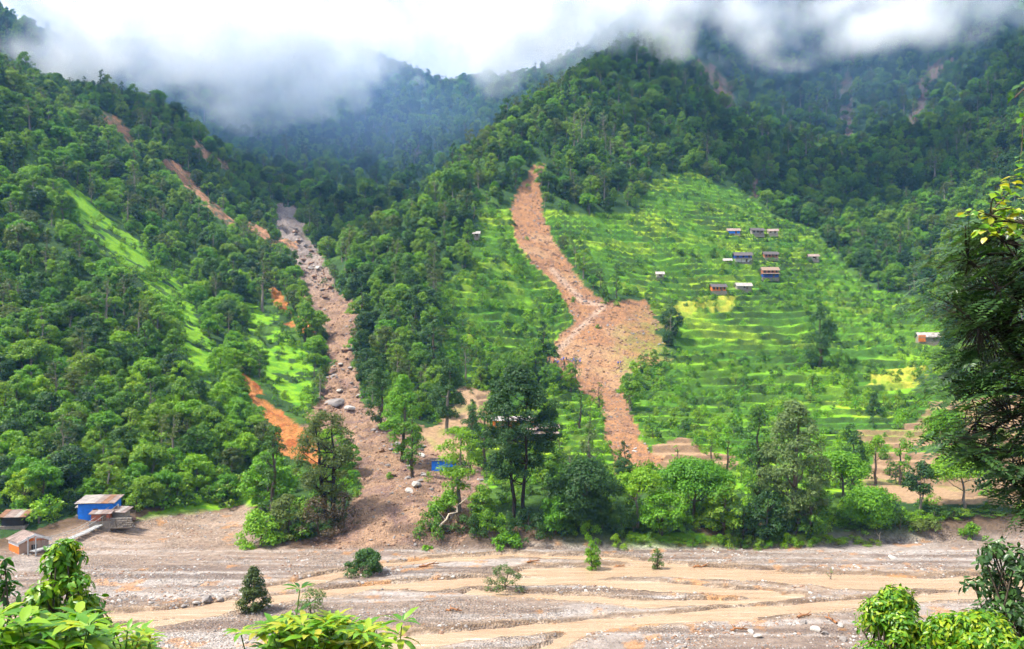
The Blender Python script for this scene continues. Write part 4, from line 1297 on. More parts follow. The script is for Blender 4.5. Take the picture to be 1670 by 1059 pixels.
TERRACE_MARKS = [
 (800, 380, "left of the landslide chute"), (760, 460, "left of the middle landslide"), (860, 480, "beside the middle landslide's left edge"), (760, 560, "above the bare field"), (860, 570, "left of the onlookers"),
 (920, 690, "right of the orange house"), (860, 750, "below the orange house"), (950, 750, "left of the landslide toe"), (940, 370, "right of the landslide chute"), (1040, 420, "left of the pale roofed field hut"), (1080, 380, "above the pale roofed field hut"),
 (1140, 320, "on the top terraces"), (1190, 410, "left of the dark blue house"), (1250, 400, "between the village house rows"), (1300, 440, "right of the village houses"), (1200, 490, "below the lowest village houses"), (1100, 480, "above the landslide fan"),
 (1120, 540, "right of the landslide fan"), (1230, 540, "below the village on the striped terraces"), (1330, 560, "around the lone tall dark tree"), (1440, 540, "left of the lone grey house"), (1080, 620, "right of the bright landslide-edge tree"), (1180, 620, "in the thick scrub below the striped terraces"),
 (1290, 630, "below the lone tall dark tree"), (1400, 650, "below the yellow crop terrace"), (1500, 620, "below the lone grey house"), (1080, 700, "right of the lower landslide track"), (1180, 720, "by the two small terrace trees"), (1290, 720, "behind the tall pale tree"), (1400, 760, "on the bare soil terraces"), (1560, 720, "behind the bright flat-crowned tree"),
]
def near_terrace(px, py):
    return min(TERRACE_MARKS, key=lambda m: (m[0] - px) ** 2 + 1.4 * (m[1] - py) ** 2)[2]

def spread_labels(items, noun, cat):
    """items: (object, kind, place, row); like ones at one place are told apart by height on the slope where few"""
    by = {}
    for it in items: by.setdefault((it[1], it[2]), []).append(it)
    for (kind, where), L in by.items():
        L.sort(key=lambda it: it[3])
        pos = {1: [""], 2: ["upper ", "lower "], 3: ["upper ", "middle ", "lower "]}.get(len(L))
        for i, it in enumerate(L):
            tag(it[0], "%s%s %s %s" % (pos[i] if pos else "", kind, noun, where), cat, "%ss %s" % (noun, where))

GULLY_CORE = [(462, 338), (486, 345), (500, 400), (525, 450), (548, 490), (572, 515), (560, 545), (562, 620), (580, 650), (560, 700), (520, 680), (545, 610), (535, 545), (505, 500), (495, 450), (470, 395)]
CREST = [(60, 270), (130, 335), (215, 430), (300, 500), (330, 590), (420, 660)]
def place_forest():
    P = jitter_points(lambda y: 4.6 if y < 270 else (6.0 if y < 600 else 8.0), 140, 1120)
    X, Y = P[:, 0], P[:, 1]
    Z = Land.z(X, Y)
    px, py = to_photo(X, Y, Z)
    scar = Land.mask('scar', X, Y) & (rng.random(len(X)) < np.where(Y > 470, .35, .3))
    bad = (Land.mask('bare', X, Y) & ~scar) | Land.mask('soil', X, Y) | Land.mask('crop', X, Y) | Land.mask('grassy', X, Y) | Land.mask('terrace', X, Y) | Land.mask('bank', X, Y)
    bad |= Land.mask('river', X, Y) > 0.02
    bad |= (Y < 172) & (px > 440)
    bad |= (px < 215) & (py > 845)
    gap = fbm(X / 22, Y / 22, 3, 91)
    bad |= (gap > 0.62) & (Y < 300)
    # keep open ground in view: no tall crown just downhill of a scar, the grass strips or the gully
    open_ = list(GRASSY[:3]) + list(ORANGE) + list(SCARS[:4]) + [(GULLY_CORE, 180, 640)]
    for f in (4.0, 7.5):
        bad |= patch(px, py - f * FPX / Y, Y + 6, open_) & (rng.random(len(X)) < .88)
    ok = ~bad & seen_filter(X, Y, Z, 9) & clear_of(X, Y)
    X, Y, Z, px, py = (a[ok] for a in (X, Y, Z, px, py))
    v = horizon_visible(X, Y, Z, 11)
    X, Y, Z, px, py = (a[v] for a in (X, Y, Z, px, py))
    n = len(X)
    rr = rng.random(n)
    zone = fbm(X / 45, Y / 45, 3, 93)
    # weights by place: lush and bright near the river on the left, dark oval trees high up
    which = np.empty(n, int)
    low = (px < 540) & (Y < 330)
    tab_low = np.array([0, 1, 2, 5, 5, 8, 8, 3, 6, 10, 11, 7, 12, 1, 5, 0, 4, 13, 11, 3])
    tab_high = np.array([0, 1, 3, 4, 7, 6, 0, 3, 2, 10, 7, 12, 9, 1, 5, 8, 3, 13, 0, 5])
    q = np.clip((rr * 0.75 + 0.25 * (zone + .5)) % 1.0, 0, .999)
    which[low] = tab_low[(q[low] * len(tab_low)).astype(int)]
    which[~low] = tab_high[(q[~low] * len(tab_high)).astype(int)]
    dr, _ = line_dist(px, py, CREST)
    nearc = (dr < 55) & (Y < 420) & (rng.random(n) < .6)
    which[nearc] = np.array([5, 8, 11, 11])[rng.integers(0, 4, nearc.sum())]
    scl = (0.45 + 0.70 * rng.random(n) ** 1.3) * np.where(Y < 270, .84, np.where(Y < 600, 1.0, 1.12))
    big = rng.random(n) < 0.06
    scl = np.where(big, scl * 1.35, scl)
    rot = rng.random(n) * 6.283
    # the largest in the picture stand as individuals
    app = scl / Y * np.where((px > 0) & (px < PW) & (py < PH) & (py > 60), 1, 0)
    order = np.argsort(-app)
    solo = order[:250]
    named = []
    for i in solo:
        kind, ms = FOREST[which[i]]
        t = plant("forest_tree", ms, (X[i], Y[i], Z[i] - .3), rot[i], scl[i])
        named.append((t, kind, near_mark(px[i], py[i]), py[i]))
    spread_labels(named, "forest tree", "tree")
    rest = order[250:]
    mass("forest", "dense broadleaf forest covering the valley sides", [joined(*m) for _, m in FOREST], X[rest], Y[rest], Z[rest] - .3, which[rest], rot[rest], scl[rest])
    print("forest", n)

def place_shrubs():
    P = jitter_points(lambda y: 2.7 if y < 300 else 3.0, 142, 560)
    X, Y = P[:, 0], P[:, 1]
    Z = Land.z(X, Y)
    px, py = to_photo(X, Y, Z)
    ter = Land.mask('terrace', X, Y)
    gap = fbm(X / 17, Y / 17, 4, 95)
    prob = np.where(ter, 0.24 + 0.9 * np.clip(gap, 0, 1), 0.0)
    prob = np.where(ter & (px < 935) & (py < 620), 0.30 + 0.9 * np.clip(gap + .1, 0, 1), prob)
    prob = np.where(ter & (px > 1020) & (py > 575) & (py < 690) & ~Land.mask('crop', X, Y), 0.42 + .6 * gap, prob)
    prob = np.where(ter & (px > 1260) & (py < 500), 0.75, prob)
    prob = np.where(ter & (px > 880) & (px < 1080) & (py < 470), 0.17 + 0.3 * np.clip(gap, 0, 1), prob)
    prob = np.where(ter & (px > 1040) & (px < 1300) & (py > 505) & (py < 575), 0.04, prob)
    prob = np.where(Land.mask('soil', X, Y), 0.07, prob)
    prob = np.where(Land.mask('grassy', X, Y), 0.12, prob)
    under = ~ter & ~Land.mask('soil', X, Y) & ~Land.mask('grassy', X, Y) & ~Land.mask('bank', X, Y) & (Land.mask('river', X, Y) < .02) & (Y < 520)
    prob = np.where(under, np.where(Y < 330, .5, .3), prob)
    foot = (px < 440) & (Y < 182) & (Y > 142) & (Land.mask('river', X, Y) < .02) & (py < 858)
    prob = np.where(foot, .85, prob)
    prob = np.where(Land.mask('bare', X, Y), 0.012, prob)
    prob = np.where(Land.mask('river', X, Y) > .02, 0, prob)
    ok = (rng.random(len(X)) < prob) & seen_filter(X, Y, Z, 2) & clear_of(X, Y)
    X, Y, Z, px, py, ter = (a[ok] for a in (X, Y, Z, px, py, ter))
    v = horizon_visible(X, Y, Z, 2.5)
    X, Y, Z, px, py, ter = (a[v] for a in (X, Y, Z, px, py, ter))
    n = len(X)
    which = np.array([0, 1, 1, 2, 3, 0, 2, 4, 1, 2])[rng.integers(0, 10, n)]
    scl = 0.5 + 0.95 * rng.random(n) ** 1.6
    scl *= np.where(ter & (py < 480), 0.95, 1.0) * np.where(ter & (py > 575) & (px > 1020), 1.05, 1.0)
    scl *= np.where((px < 440) & (Y < 182), 1.5, 1.0) * np.where(ter & (px < 935) & (py < 620), 1.3, 1.0)
    rot = rng.random(n) * 6.283
    vis_big = scl / Y * np.where(ter & (px > 0) & (px < PW), 1.0, 0.0)
    order = np.argsort(-vis_big)
    named = []
    for i in order[:240]:
        kind, ms = SHRUBS[which[i]]
        t = plant("terrace_shrub", ms, (X[i], Y[i], Z[i] - .1), rot[i], scl[i])
        named.append((t, kind, near_terrace(px[i], py[i]), py[i]))
    spread_labels(named, "terrace shrub", "shrub")
    rest = order[240:]
    mass("undergrowth", "low shrubs and scrub between terraces and forest", [joined(*m) for _, m in SHRUBS], X[rest], Y[rest], Z[rest] - .1, which[rest], rot[rest], scl[rest])
    print("shrubs", n)
place_forest()
place_shrubs()
# ------------------------------------------------------------------ stones, boulders, driftwood
M_ROCK = mat_plain("grey_rock", (0.22, 0.195, 0.18), .9, .35, .9, .8, .2)
M_ROCKPALE = mat_plain("pale_rock", (0.40, 0.365, 0.33), .9, .25, .9, .8, .2)
M_ROCKBROWN = mat_plain("mud_coated_rock", (0.26, 0.16, 0.11), .95, .35, .9, .8, .1)
M_DRIFT = mat_plain("wet_driftwood", (0.27, 0.12, 0.05), .8, .35, 3, .5, .2)
M_DEADWOOD = mat_plain("dead_pale_wood", (0.40, 0.33, 0.25), .85, .3, 3, .5, .2)

def rock_mesh(seed, mat, sub=2):
    bm = bmesh.new()
    bmesh.ops.create_icosphere(bm, subdivisions=sub, radius=1.0)
    r = np.random.default_rng(seed)
    planes = [(unit(r.normal(size=3)), r.uniform(.55, .95)) for _ in range(9)]
    for v in bm.verts:
        p = np.array(v.co)
        for nrm, d in planes:                       # flat broken faces
            o = p @ nrm - d
            if o > 0: p = p - nrm * o
        p = p * (1 + .05 * r.normal())
        v.co = p * np.array([1.15, .9, .72])
    me = bpy.data.meshes.new("rock")
    bm.to_mesh(me); bm.free()
    me.materials.append(mat)
    return me
ROCKS = [rock_mesh(s, m) for s, m in ((1, M_ROCK), (2, M_ROCK), (3, M_ROCKPALE), (4, M_ROCKBROWN), (5, M_ROCKBROWN), (6, M_ROCK), (7, M_ROCKPALE))]
PEBBLES = [rock_mesh(s, m, 1) for s, m in ((11, M_ROCK), (12, M_ROCKPALE), (13, M_ROCKBROWN), (14, M_ROCK), (15, M_ROCKPALE), (16, M_ROCKBROWN))]

def boulder(px, py, size_px, which, label, group=None, flat=1.0):
    x, y, z = Land.hit(px, py, 85.0)
    s = size_px * ppm(y) / 2
    r = random.Random(int(px * 7 + py))
    o = obj("boulder", ROCKS[which], None, (x, y, z + s * .25), (r.uniform(-.3, .3), r.uniform(-.3, .3), r.uniform(0, 6)), (s, s * r.uniform(.8, 1.1), s * flat * r.uniform(.7, 1)))
    return tag(o, label, "boulder", group)

def build_rocks():
    boulder(678, 793, 22, 2, "large white boulder on the debris below the blue shed")
    boulder(668, 803, 15, 2, "pale boulder leaning on the large white one below the shed")
    boulder(735, 832, 9, 2, "white boulder lodged by the leaning dead trunk")
    boulder(545, 663, 34, 0, "wide flat slab of rock across the gully mouth", flat=.45)
    boulder(570, 668, 18, 2, "pale block beside the wide flat slab in the gully")
    boulder(1455, 912, 17, 2, "pale slab standing alone in the gravel below the far bank", flat=.6)
    boulder(215, 850, 15, 3, "tan boulder at the edge of the gravel by the blue house")
    boulder(150, 868, 10, 2, "whitish stone below the footbridge")
    for px, py, s in ((338, 984, 20), (320, 988, 12), (360, 980, 13), (300, 990, 10), (395, 972, 11)):
        boulder(px, py, s, random.Random(px).choice((0, 2, 5)), "block in the row of rocks edging the left gravel bar", "rocks edging the left gravel bar")
    for px, py, s in ((1225, 1032, 12), (1235, 1042, 15), (1330, 1030, 18), (1345, 1036, 14), (1370, 1022, 12), (1310, 1018, 13), (1215, 1036, 8), (1160, 1040, 9), (1375, 1046, 14)):
        boulder(px, py, s, random.Random(px).choice((0, 2, 6)), "pale rock in the pile on the near gravel", "pile of rocks on the near gravel")
    # blocks strewn down the gully, the debris cone and the slide
    r = np.random.default_rng(44)
    for poly, n, lab, grp, smin, smax in (
        ([(545, 560), (575, 570), (580, 625), (606, 655), (560, 660), (520, 690), (515, 655), (540, 600)], 40, "dark block among the rubble of the middle gully", "blocks in the middle gully", 6, 18),
        ([(478, 345), (500, 390), (535, 450), (550, 490), (530, 500), (500, 440), (480, 390)], 40, "grey block in the upper gully bed", "blocks in the upper gully", 4, 13),
        ([(600, 690), (650, 690), (720, 745), (700, 790), (640, 780)], 34, "mud coated block below the gully bend", "blocks below the gully bend", 7, 15),
        ([(690, 765), (790, 765), (800, 800), (700, 815)], 16, "tan stone strewn below the blue shed", "stones below the blue shed", 6, 13),
        ([(580, 790), (720, 800), (700, 900), (560, 900)], 24, "brown stone half buried in the debris cone", "stones in the debris cone", 3, 7),
        ([(985, 620), (1020, 640), (1040, 690), (1060, 740), (1000, 760), (985, 690)], 16, "stone lying in the lower landslide track", "stones in the lower landslide", 4, 9),
    ):
        poly_a = np.array(poly)
        k = 0
        while k < n:
            px, py = r.uniform(poly_a[:, 0].min(), poly_a[:, 0].max()), r.uniform(poly_a[:, 1].min(), poly_a[:, 1].max())
            if not in_poly(np.array([px]), np.array([py]), poly)[0]: continue
            boulder(px, py, smin + (smax - smin) * r.random() ** 2, int(r.choice((0, 1, 3, 4, 5, 3, 2))), lab, grp, flat=.8)
            k += 1
    # gravel and rubble too many to count
    n = 60000
    Y = 88 + (176 - 88) * r.random(n) ** 1.3
    X = Y * r.uniform(-.62, .62, n)
    riv = Land.mask('river', X, Y) > .6
    Z = Land.z(X, Y)
    keep = riv & (Z > .02) & (fbm(X / 6, Y / 4, 3, 101) > -.25 - .3 * (X / Y < -.2))
    X, Y, Z = X[keep][:26000], Y[keep][:26000], Z[keep][:26000]
    sc = (.05 + .20 * r.random(len(X)) ** 5) * (0.7 + 0.9 * sstep(0, .5, fbm(X / 8, Y / 6, 3, 102)))
    mass("river_gravel", "grey and pink stones strewn over the river bed", PEBBLES, X, Y, Z, r.integers(0, 6, len(X)), r.random(len(X)) * 6.28, sc, tilt=.3)
    n = 90000
    Y = 138 + (470 - 138) * r.random(n)
    X = Y * r.uniform(-.32, .22, n)
    keep = (Land.mask('slide', X, Y) | Land.mask('gully', X, Y)) & (Land.mask('river', X, Y) < .5)
    X, Y = X[keep][:14000], Y[keep][:14000]
    sc = (.10 + .5 * r.random(len(X)) ** 5) * np.clip(Y / 230, .8, 1.5)
    mass("debris_rubble", "earth clods and stones covering the landslide and gully", PEBBLES, X, Y, Land.z(X, Y), np.array([2, 5, 2, 5, 2, 5, 0])[r.integers(0, 7, len(X))], r.random(len(X)) * 6.28, sc, tilt=.4)
    # driftwood
    for i, (px, py, L, a, lab) in enumerate((
        (1312, 1008, 30, .15, "reddish driftwood log by the near rock pile"), (1355, 1015, 32, .6, "tan driftwood pole slanting over the near rock pile"),
        (1205, 1030, 28, .02, "orange driftwood plank lying left of the near rock pile"), (870, 918, 22, .1, "rust coloured driftwood stranded on the upper shoal"),
        (1145, 927, 30, .05, "orange driftwood snag in the main channel"), (1010, 928, 20, .1, "short rusty driftwood snag beside the yellow sapling"),
        (740, 998, 28, -.1, "brown driftwood heap end on the middle gravel bar"), (700, 925, 36, .2, "tan driftwood bough by the fallen bush"))):
        x, y, z = Land.hit(px, py, 85)
        l = L * ppm(y)
        rr = np.random.default_rng(i)
        p = curve_pts((-l / 2, 0, .12), (l / 2, 0, .22), .12, rr, 7)
        segs = [(p, np.linspace(.17, .07, 7)), (curve_pts(p[4], p[4] + np.array([l * .2, -.3, .45]), 0, rr, 4), np.linspace(.08, .03, 4)), (curve_pts(p[2], p[2] + np.array([-l * .12, .35, .35]), 0, rr, 4), np.linspace(.08, .03, 4))]
        v, f = tubes(segs)
        tag(obj("driftwood_log", np_mesh("driftwood_log", v, f, [M_DRIFT], True), None, (x, y, z), (0, 0, a * 3)), lab, "log", "driftwood on the gravel")
    a, b = Vector(from_photo(712, 866, 141)), Vector(from_photo(762, 812, 146))
    rr = np.random.default_rng(5)
    segs = [(curve_pts(a, b, .2, rr, 8), np.linspace(.22, .10, 8)), (curve_pts(a.lerp(b, .6), Vector(from_photo(735, 838, 144)) + Vector((1.2, 0, .2)), 0, rr, 4), np.linspace(.1, .04, 4)), (curve_pts(a.lerp(b, .3), a.lerp(b, .3) + Vector((-1.2, 0, 1.6)), 0, rr, 4), np.linspace(.08, .03, 4))]
    v, f = tubes(segs)
    tag(obj("fallen_trunk", np_mesh("fallen_trunk", v, f, [M_DEADWOOD], True)), "pale dead trunk leaning on the bank below the bright tree", "log")
    x, y, z = Land.hit(1432, 884, 100)
    v, f = tubes([(curve_pts((0, 0, -.3), (.5, 0, 1.7), 0, rr, 6), np.linspace(.12, .05, 6)), (curve_pts((.25, 0, .9), (-.25, 0, 1.5), 0, rr, 4), np.linspace(.07, .03, 4))])
    tag(obj("standing_snag", np_mesh("standing_snag", v, f, [M_DEADWOOD], True), None, (x, y, z)), "pale forked stick standing on the sandy far shore", "branch")
build_rocks()
# ------------------------------------------------------------------ onlookers on the track above the landslide toe
M_SKIN = mat_plain("skin", (0.22, 0.11, 0.065), .6, .05, 5, 0)
M_HAIR = mat_plain("black_hair", (0.012, 0.010, 0.010), .6, .1, 5, 0)
SHIRTS = {n: mat_plain(n + "_shirt", c, .85, .1, 4, 0) for n, c in dict(blue=(.02, .10, .55), purple=(.16, .05, .26), white=(.6, .58, .56), grey=(.2, .2, .22), red=(.4, .03, .04), green=(.05, .2, .08), pink=(.45, .15, .22), black=(.02, .02, .025), yellow=(.5, .35, .05)).items()}
PANTS = {n: mat_plain(n + "_trousers", c, .9, .1, 4, 0) for n, c in dict(dark=(.03, .03, .04), khaki=(.2, .16, .1), navy=(.02, .03, .09)).items()}

def body_mesh(pose):
    """one skin grown over a joint skeleton; pose shifts arms and stride"""
    s, arm = pose
    J = [((0, 0, .95), .15), ((0, .01, 1.15), .145), ((0, .01, 1.36), .165), ((0, .005, 1.48), .07), ((0, -.01, 1.56), .07), ((0, -.02, 1.66), .105), ((0, -.01, 1.74), .075)]
    E = [(0, 1), (1, 2), (2, 3), (3, 4), (4, 5), (5, 6)]
    def chain(root, pts):
        prev = root
        for p, r in pts:
            J.append((p, r)); E.append((prev, len(J) - 1)); prev = len(J) - 1
    for sd in (-1, 1):
        st = s * sd
        chain(0, [((sd * .10, 0, .88), .105), ((sd * .11, st * .10 - .02, .50), .075), ((sd * .11, st * .16 + .02, .09), .05), ((sd * .12, st * .16 - .12, .05), .045)])
        a = arm if sd > 0 else 0
        chain(2, [((sd * .19, .01, 1.40), .07), ((sd * (.25 + .05 * a), -.02 - .1 * a, 1.13 + .06 * a), .05), ((sd * .24, -.06 - .26 * a, .90 + .36 * a), .04), ((sd * .235, -.08 - .32 * a, .81 + .46 * a), .035)])
    me = bpy.data.meshes.new("person")
    me.from_pydata([p for p, _ in J], E, [])
    o = bpy.data.objects.new("person_base", me)
    COL.objects.link(o)
    sk = o.modifiers.new("skin", 'SKIN')
    for v, (_, r) in zip(me.skin_vertices[0].data, J): v.radius = (r, r)
    me.skin_vertices[0].data[0].use_root = True
    o.modifiers.new("sub", 'SUBSURF').levels = 1
    dg = bpy.context.evaluated_depsgraph_get()
    out = bpy.data.meshes.new_from_object(o.evaluated_get(dg))
    bpy.data.objects.remove(o)
    for m in (M_SKIN, M_HAIR, SHIRTS['blue'], PANTS['dark']): out.materials.append(m)
    for p in out.polygons:
        c = p.center
        if c.z > 1.70 or (c.z > 1.60 and c.y > .03): k = 1
        elif c.z > 1.47: k = 0
        elif abs(c.x) > .2 and (c.y < -.2 or c.z < .98) and c.z > .6: k = 0
        elif c.z > .92: k = 2
        elif c.z > .1: k = 3
        else: k = 1
        p.material_index = k
        p.use_smooth = True
    return out

def build_people():
    poses = [body_mesh((0.0, 0)), body_mesh((1.0, 0)), body_mesh((0.3, 1.0))]
    rr = random.Random(12)
    words_ = ["standing in the crowd at the landslide's left edge", "standing right of the crowd on the landslide", "standing below the crowd on the landslide", "standing by the dark ledge right of the crowd"]
    L = [(893 + i * 2.35 + rr.uniform(-.8, .8), 592 + rr.uniform(-3, 4.5), 0) for i in range(17)]
    L += [(933 + i * 2.6, 593 + rr.uniform(-2, 3), 1) for i in range(6)] + [(936, 606, 2), (930, 608, 2), (1008, 597, 3), (1012, 596, 3)]
    seen = {}
    for i, (px, py, w) in enumerate(L):
        x, y, z = Land.hit(px, py, 200)
        sh = rr.choice(list(SHIRTS)) if w != 1 else rr.choice(("blue", "blue", "blue", "white"))
        if w == 3: sh = "blue"
        pn = rr.choice(list(PANTS))
        o = obj("person", poses[i % 3], None, (x, y, z - .03), (0, 0, rr.uniform(-2.6, 2.6)), (1, 1, rr.uniform(.92, 1.03)))
        for k, m in ((2, SHIRTS[sh]), (3, PANTS[pn])):
            o.material_slots[k].link = 'OBJECT'
            o.material_slots[k].material = m
        lab = "person in %s shirt and %s trousers %s" % (sh, pn, words_[w])
        tag(o, lab, "person", "onlookers on the landslide")
build_people()
# ------------------------------------------------------------------ plants close to the lens
def near_pt(px, py, Y):
    return np.array(from_photo(px, py, Y))

def leafy_bush(name, label, px, top, Y, wpx, leaf, mat, seed, n=22, dens=30.0, cat="shrub", low=None, bark=None, droop=.25, aspect=.45, shape='dome'):
    """a bush rooted on the near slope: stems, twigs and folded leaves"""
    r = np.random.default_rng(seed)
    x = ray_xy(px, Y)
    z0 = float(near_height(np.array([x]), np.array([Y]))[0])
    zt = CAM_Z + (HORIZON - top) / FPX * Y
    h, rad = zt - z0, wpx * Y / FPX / 2
    zl = max(0.1, (low if low is not None else .35) * h)
    cl = crown_clumps(shape, r, n, zl, h - rad * .12, rad)
    P, Nn, D, L = clump_leaves(cl, dens / (leaf * leaf * 9), leaf, r, .5, shell=.8)
    crown = leaf_mesh("foliage", P, Nn, D, L, L * aspect, mat, r, fine=True, droop=droop)
    g = .012 + .006 * h
    segs = []
    for c in cl:
        b = np.array([r.normal() * .06, r.normal() * .06, -.1])
        segs.append((curve_pts(b, c[:3], .05 * h, r, 6), np.linspace(g, g * .3, 6)))
    V, F = tubes(segs, 5)
    return tag(plant(name, (np_mesh("stem", V, F, [bark or M_BARK], True), crown), (x, Y, z0), parts=("stem", "foliage")), label, cat)

def shoot_plant(name, label, shoots, Y, leaf, mat, seed, base_px, whorl=9, cat="plant", aspect=.34):
    """tall stems, each ending in rings of long drooping leaves; shoots are (column, row, distance offset)"""
    r = np.random.default_rng(seed)
    bx = ray_xy(base_px, Y)
    bz = float(near_height(np.array([bx]), np.array([Y]))[0])
    org = np.array([bx, Y, bz])
    segs, P, Nn, D, L = [], [], [], [], []
    for px, py, dy in shoots:
        t = near_pt(px, py, Y + dy) - org
        st = curve_pts((r.normal() * .05, r.normal() * .05, -.1), t, .02, r, 7)
        segs.append((st, np.linspace(.014, .005, 7)))
        for ring, f in enumerate((1.0, .9, .78, .64)):
            k = min(int(f * 6), 5); q = f * 6 - k
            c = st[k] * (1 - q) + st[min(k + 1, 6)] * q
            m = whorl - ring
            a0 = r.random() * 6.28
            for i in range(m):
                a = a0 + i * 6.283 / m + r.normal() * .15
                out = np.array([math.cos(a), math.sin(a), 0])
                el = (.55 - .3 * ring) + r.normal() * .2
                d = unit(out + np.array([0, 0, el]))
                P.append(c + d * .02); D.append(d)
                Nn.append(unit(np.array([0, 0, 1.0]) - d * d[2] + r.normal(size=3) * .12))
                L.append(leaf * (.55 + .2 * ring + .25 * r.random()))
    P, Nn, D, L = np.array(P), np.array(Nn), np.array(D), np.array(L)
    fol = leaf_mesh("foliage", P, Nn, D, L, L * aspect, mat, r, fine=True, droop=.45)
    V, F = tubes(segs, 6)
    return tag(plant(name, (np_mesh("stem", V, F, [M_GREENSTEM], True), fol), tuple(org), parts=("stem", "foliage")), label, cat)

L_LUSHNEAR = mat_leaf("near_lush_leaf", [(0.045, 0.16, 0.012), (0.09, 0.25, 0.012), (0.20, 0.37, 0.014), (0.36, 0.42, 0.02)], spec=.5, rough=.4, tint=.85)
M_GREENSTEM = mat_plain("green_stem", (0.08, 0.14, 0.03), .7, .2, 8, .1)

def frond_tree():
    """the dark tree that leans in from the right, with feather leaves hanging off its boughs"""
    r = np.random.default_rng(77)
    bx, by = 8.4, 12.6
    bz = float(near_height(np.array([bx]), np.array([by]))[0])
    org = np.array([bx, by, bz])
    poly = [(1700, 330), (1640, 345), (1588, 352), (1545, 395), (1512, 440), (1498, 482), (1535, 520), (1562, 560), (1535, 590), (1518, 640), (1545, 668), (1520, 715), (1560, 735), (1595, 760), (1628, 790), (1650, 835), (1700, 845), (1800, 800), (1800, 330)]
    pa = np.array(poly)
    pts = []
    while len(pts) < 1350:
        q = r.uniform(pa.min(0), pa.max(0))
        if in_poly(q[:1], q[1:], poly)[0] and not (r.random() < .55 and q[0] < 1560):
            Yq = r.uniform(11.9, 14.2)
            pts.append(near_pt(q[0], q[1], Yq) - org)
    pts = np.array(pts)
    # boughs: trunk, then limbs to gathered groups of frond bases
    trunk = curve_pts((0, 0, -.4), near_pt(1690, 430, 12.7) - org, 0, r, 9)
    trunk[:, 0] += .25 * np.sin(np.linspace(0, 3, 9))
    segs = [(trunk, np.linspace(.20, .05, 9))]
    cen = pts[r.choice(len(pts), 60, replace=False)]
    near = np.argmin(((pts[:, None] - cen[None]) ** 2).sum(-1), 1)
    for k in range(60):
        c = cen[k]
        z0 = c[2] - .35 * abs(c[0]) - .3
        i = int(np.clip(np.searchsorted(trunk[:, 2], z0), 1, 8))
        segs.append((curve_pts(trunk[i], c, .12, r, 6), np.linspace(.045, .012, 6)))
        for j in np.where(near == k)[0]:
            segs.append((curve_pts(c, pts[j], .03, r, 3), np.linspace(.008, .004, 3)))
    V, F = tubes(segs, 5)
    tr = np_mesh("trunk", V, F, [M_BARK_DARK], True)
    # fronds: paired leaflets along an arching midrib
    P, Nn, D, L = [], [], [], []
    out = pts - np.array([0.6, 0, 0])
    for p in pts:
        side = np.array([-1.0, r.normal() * .55, 0]) if r.random() < .8 else np.array([r.normal(), r.normal(), 0])
        d = unit(side + np.array([0, 0, -.25 + r.normal() * .28]))
        fl = r.uniform(.26, .46)
        up = unit(np.array([0, 0, 1.0]) - d * d[2] + r.normal(size=3) * .25)
        sv = np.cross(up, d)
        m = 8
        for i in range(m):
            t = (i + .6) / m
            c = p + d * fl * t - np.array([0, 0, .22]) * fl * t * t
            ll = .105 * (.65 + .7 * math.sin(math.pi * (.15 + .75 * t)))
            for s in (-1, 1):
                P.append(c); D.append(unit(sv * s + d * .45 - up * .12)); Nn.append(unit(up + r.normal(size=3) * .08)); L.append(ll)
        P.append(p + d * fl - np.array([0, 0, .22]) * fl); D.append(d - up * .2); Nn.append(up); L.append(.12)
    P, Nn, D, L = map(np.array, (P, Nn, D, L))
    D = unit(D)
    cr = leaf_mesh("crown", P, Nn, D, L, L * .36, L_FROND, r)
    tag(plant("leaning_tree", (tr, cr), tuple(org)), "dark near tree with feathery leaves leaning in at the right edge", "tree")

def spray(name, label, px_pts, Y, leaf, mat, seed, root, aspect=.8, per=9):
    """a bough with broad leaves set along it; px_pts are points the twigs reach"""
    r = np.random.default_rng(seed)
    org = near_pt(*root)
    segs, P, Nn, D, L = [], [], [], [], []
    main = curve_pts((0, 0, 0), near_pt(px_pts[0][0], px_pts[0][1], Y) - org, .15, r, 7)
    segs.append((main, np.linspace(.03, .008, 7)))
    for px, py in px_pts:
        t = near_pt(px, py, Y + r.normal() * .25) - org
        i = r.integers(1, 6)
        tw = curve_pts(main[i], t, .05, r, 6)
        segs.append((tw, np.linspace(.010, .003, 6)))
        for k in range(per):
            f = .35 + .65 * (k + r.random()) / per
            a = int(min(f * 5, 4)); q = f * 5 - a
            c = tw[a] * (1 - q) + tw[a + 1] * q
            d = unit(unit(t - main[i]) * .6 + r.normal(size=3) * .7 - np.array([0, 0, .35]))
            P.append(c + d * .03); D.append(d); Nn.append(unit(np.array([0, -.35, 1.0]) + r.normal(size=3) * .35)); L.append(leaf * r.uniform(.65, 1.15))
    P, Nn, D, L = map(np.array, (P, Nn, D, L))
    fol = leaf_mesh("foliage", P, Nn, D, L, L * aspect, mat, r, fine=True, droop=.25)
    V, F = tubes(segs, 5)
    return tag(plant(name, (np_mesh("branch", V, F, [M_BARK], True), fol), tuple(org), parts=("branch", "foliage")), label, "branch")

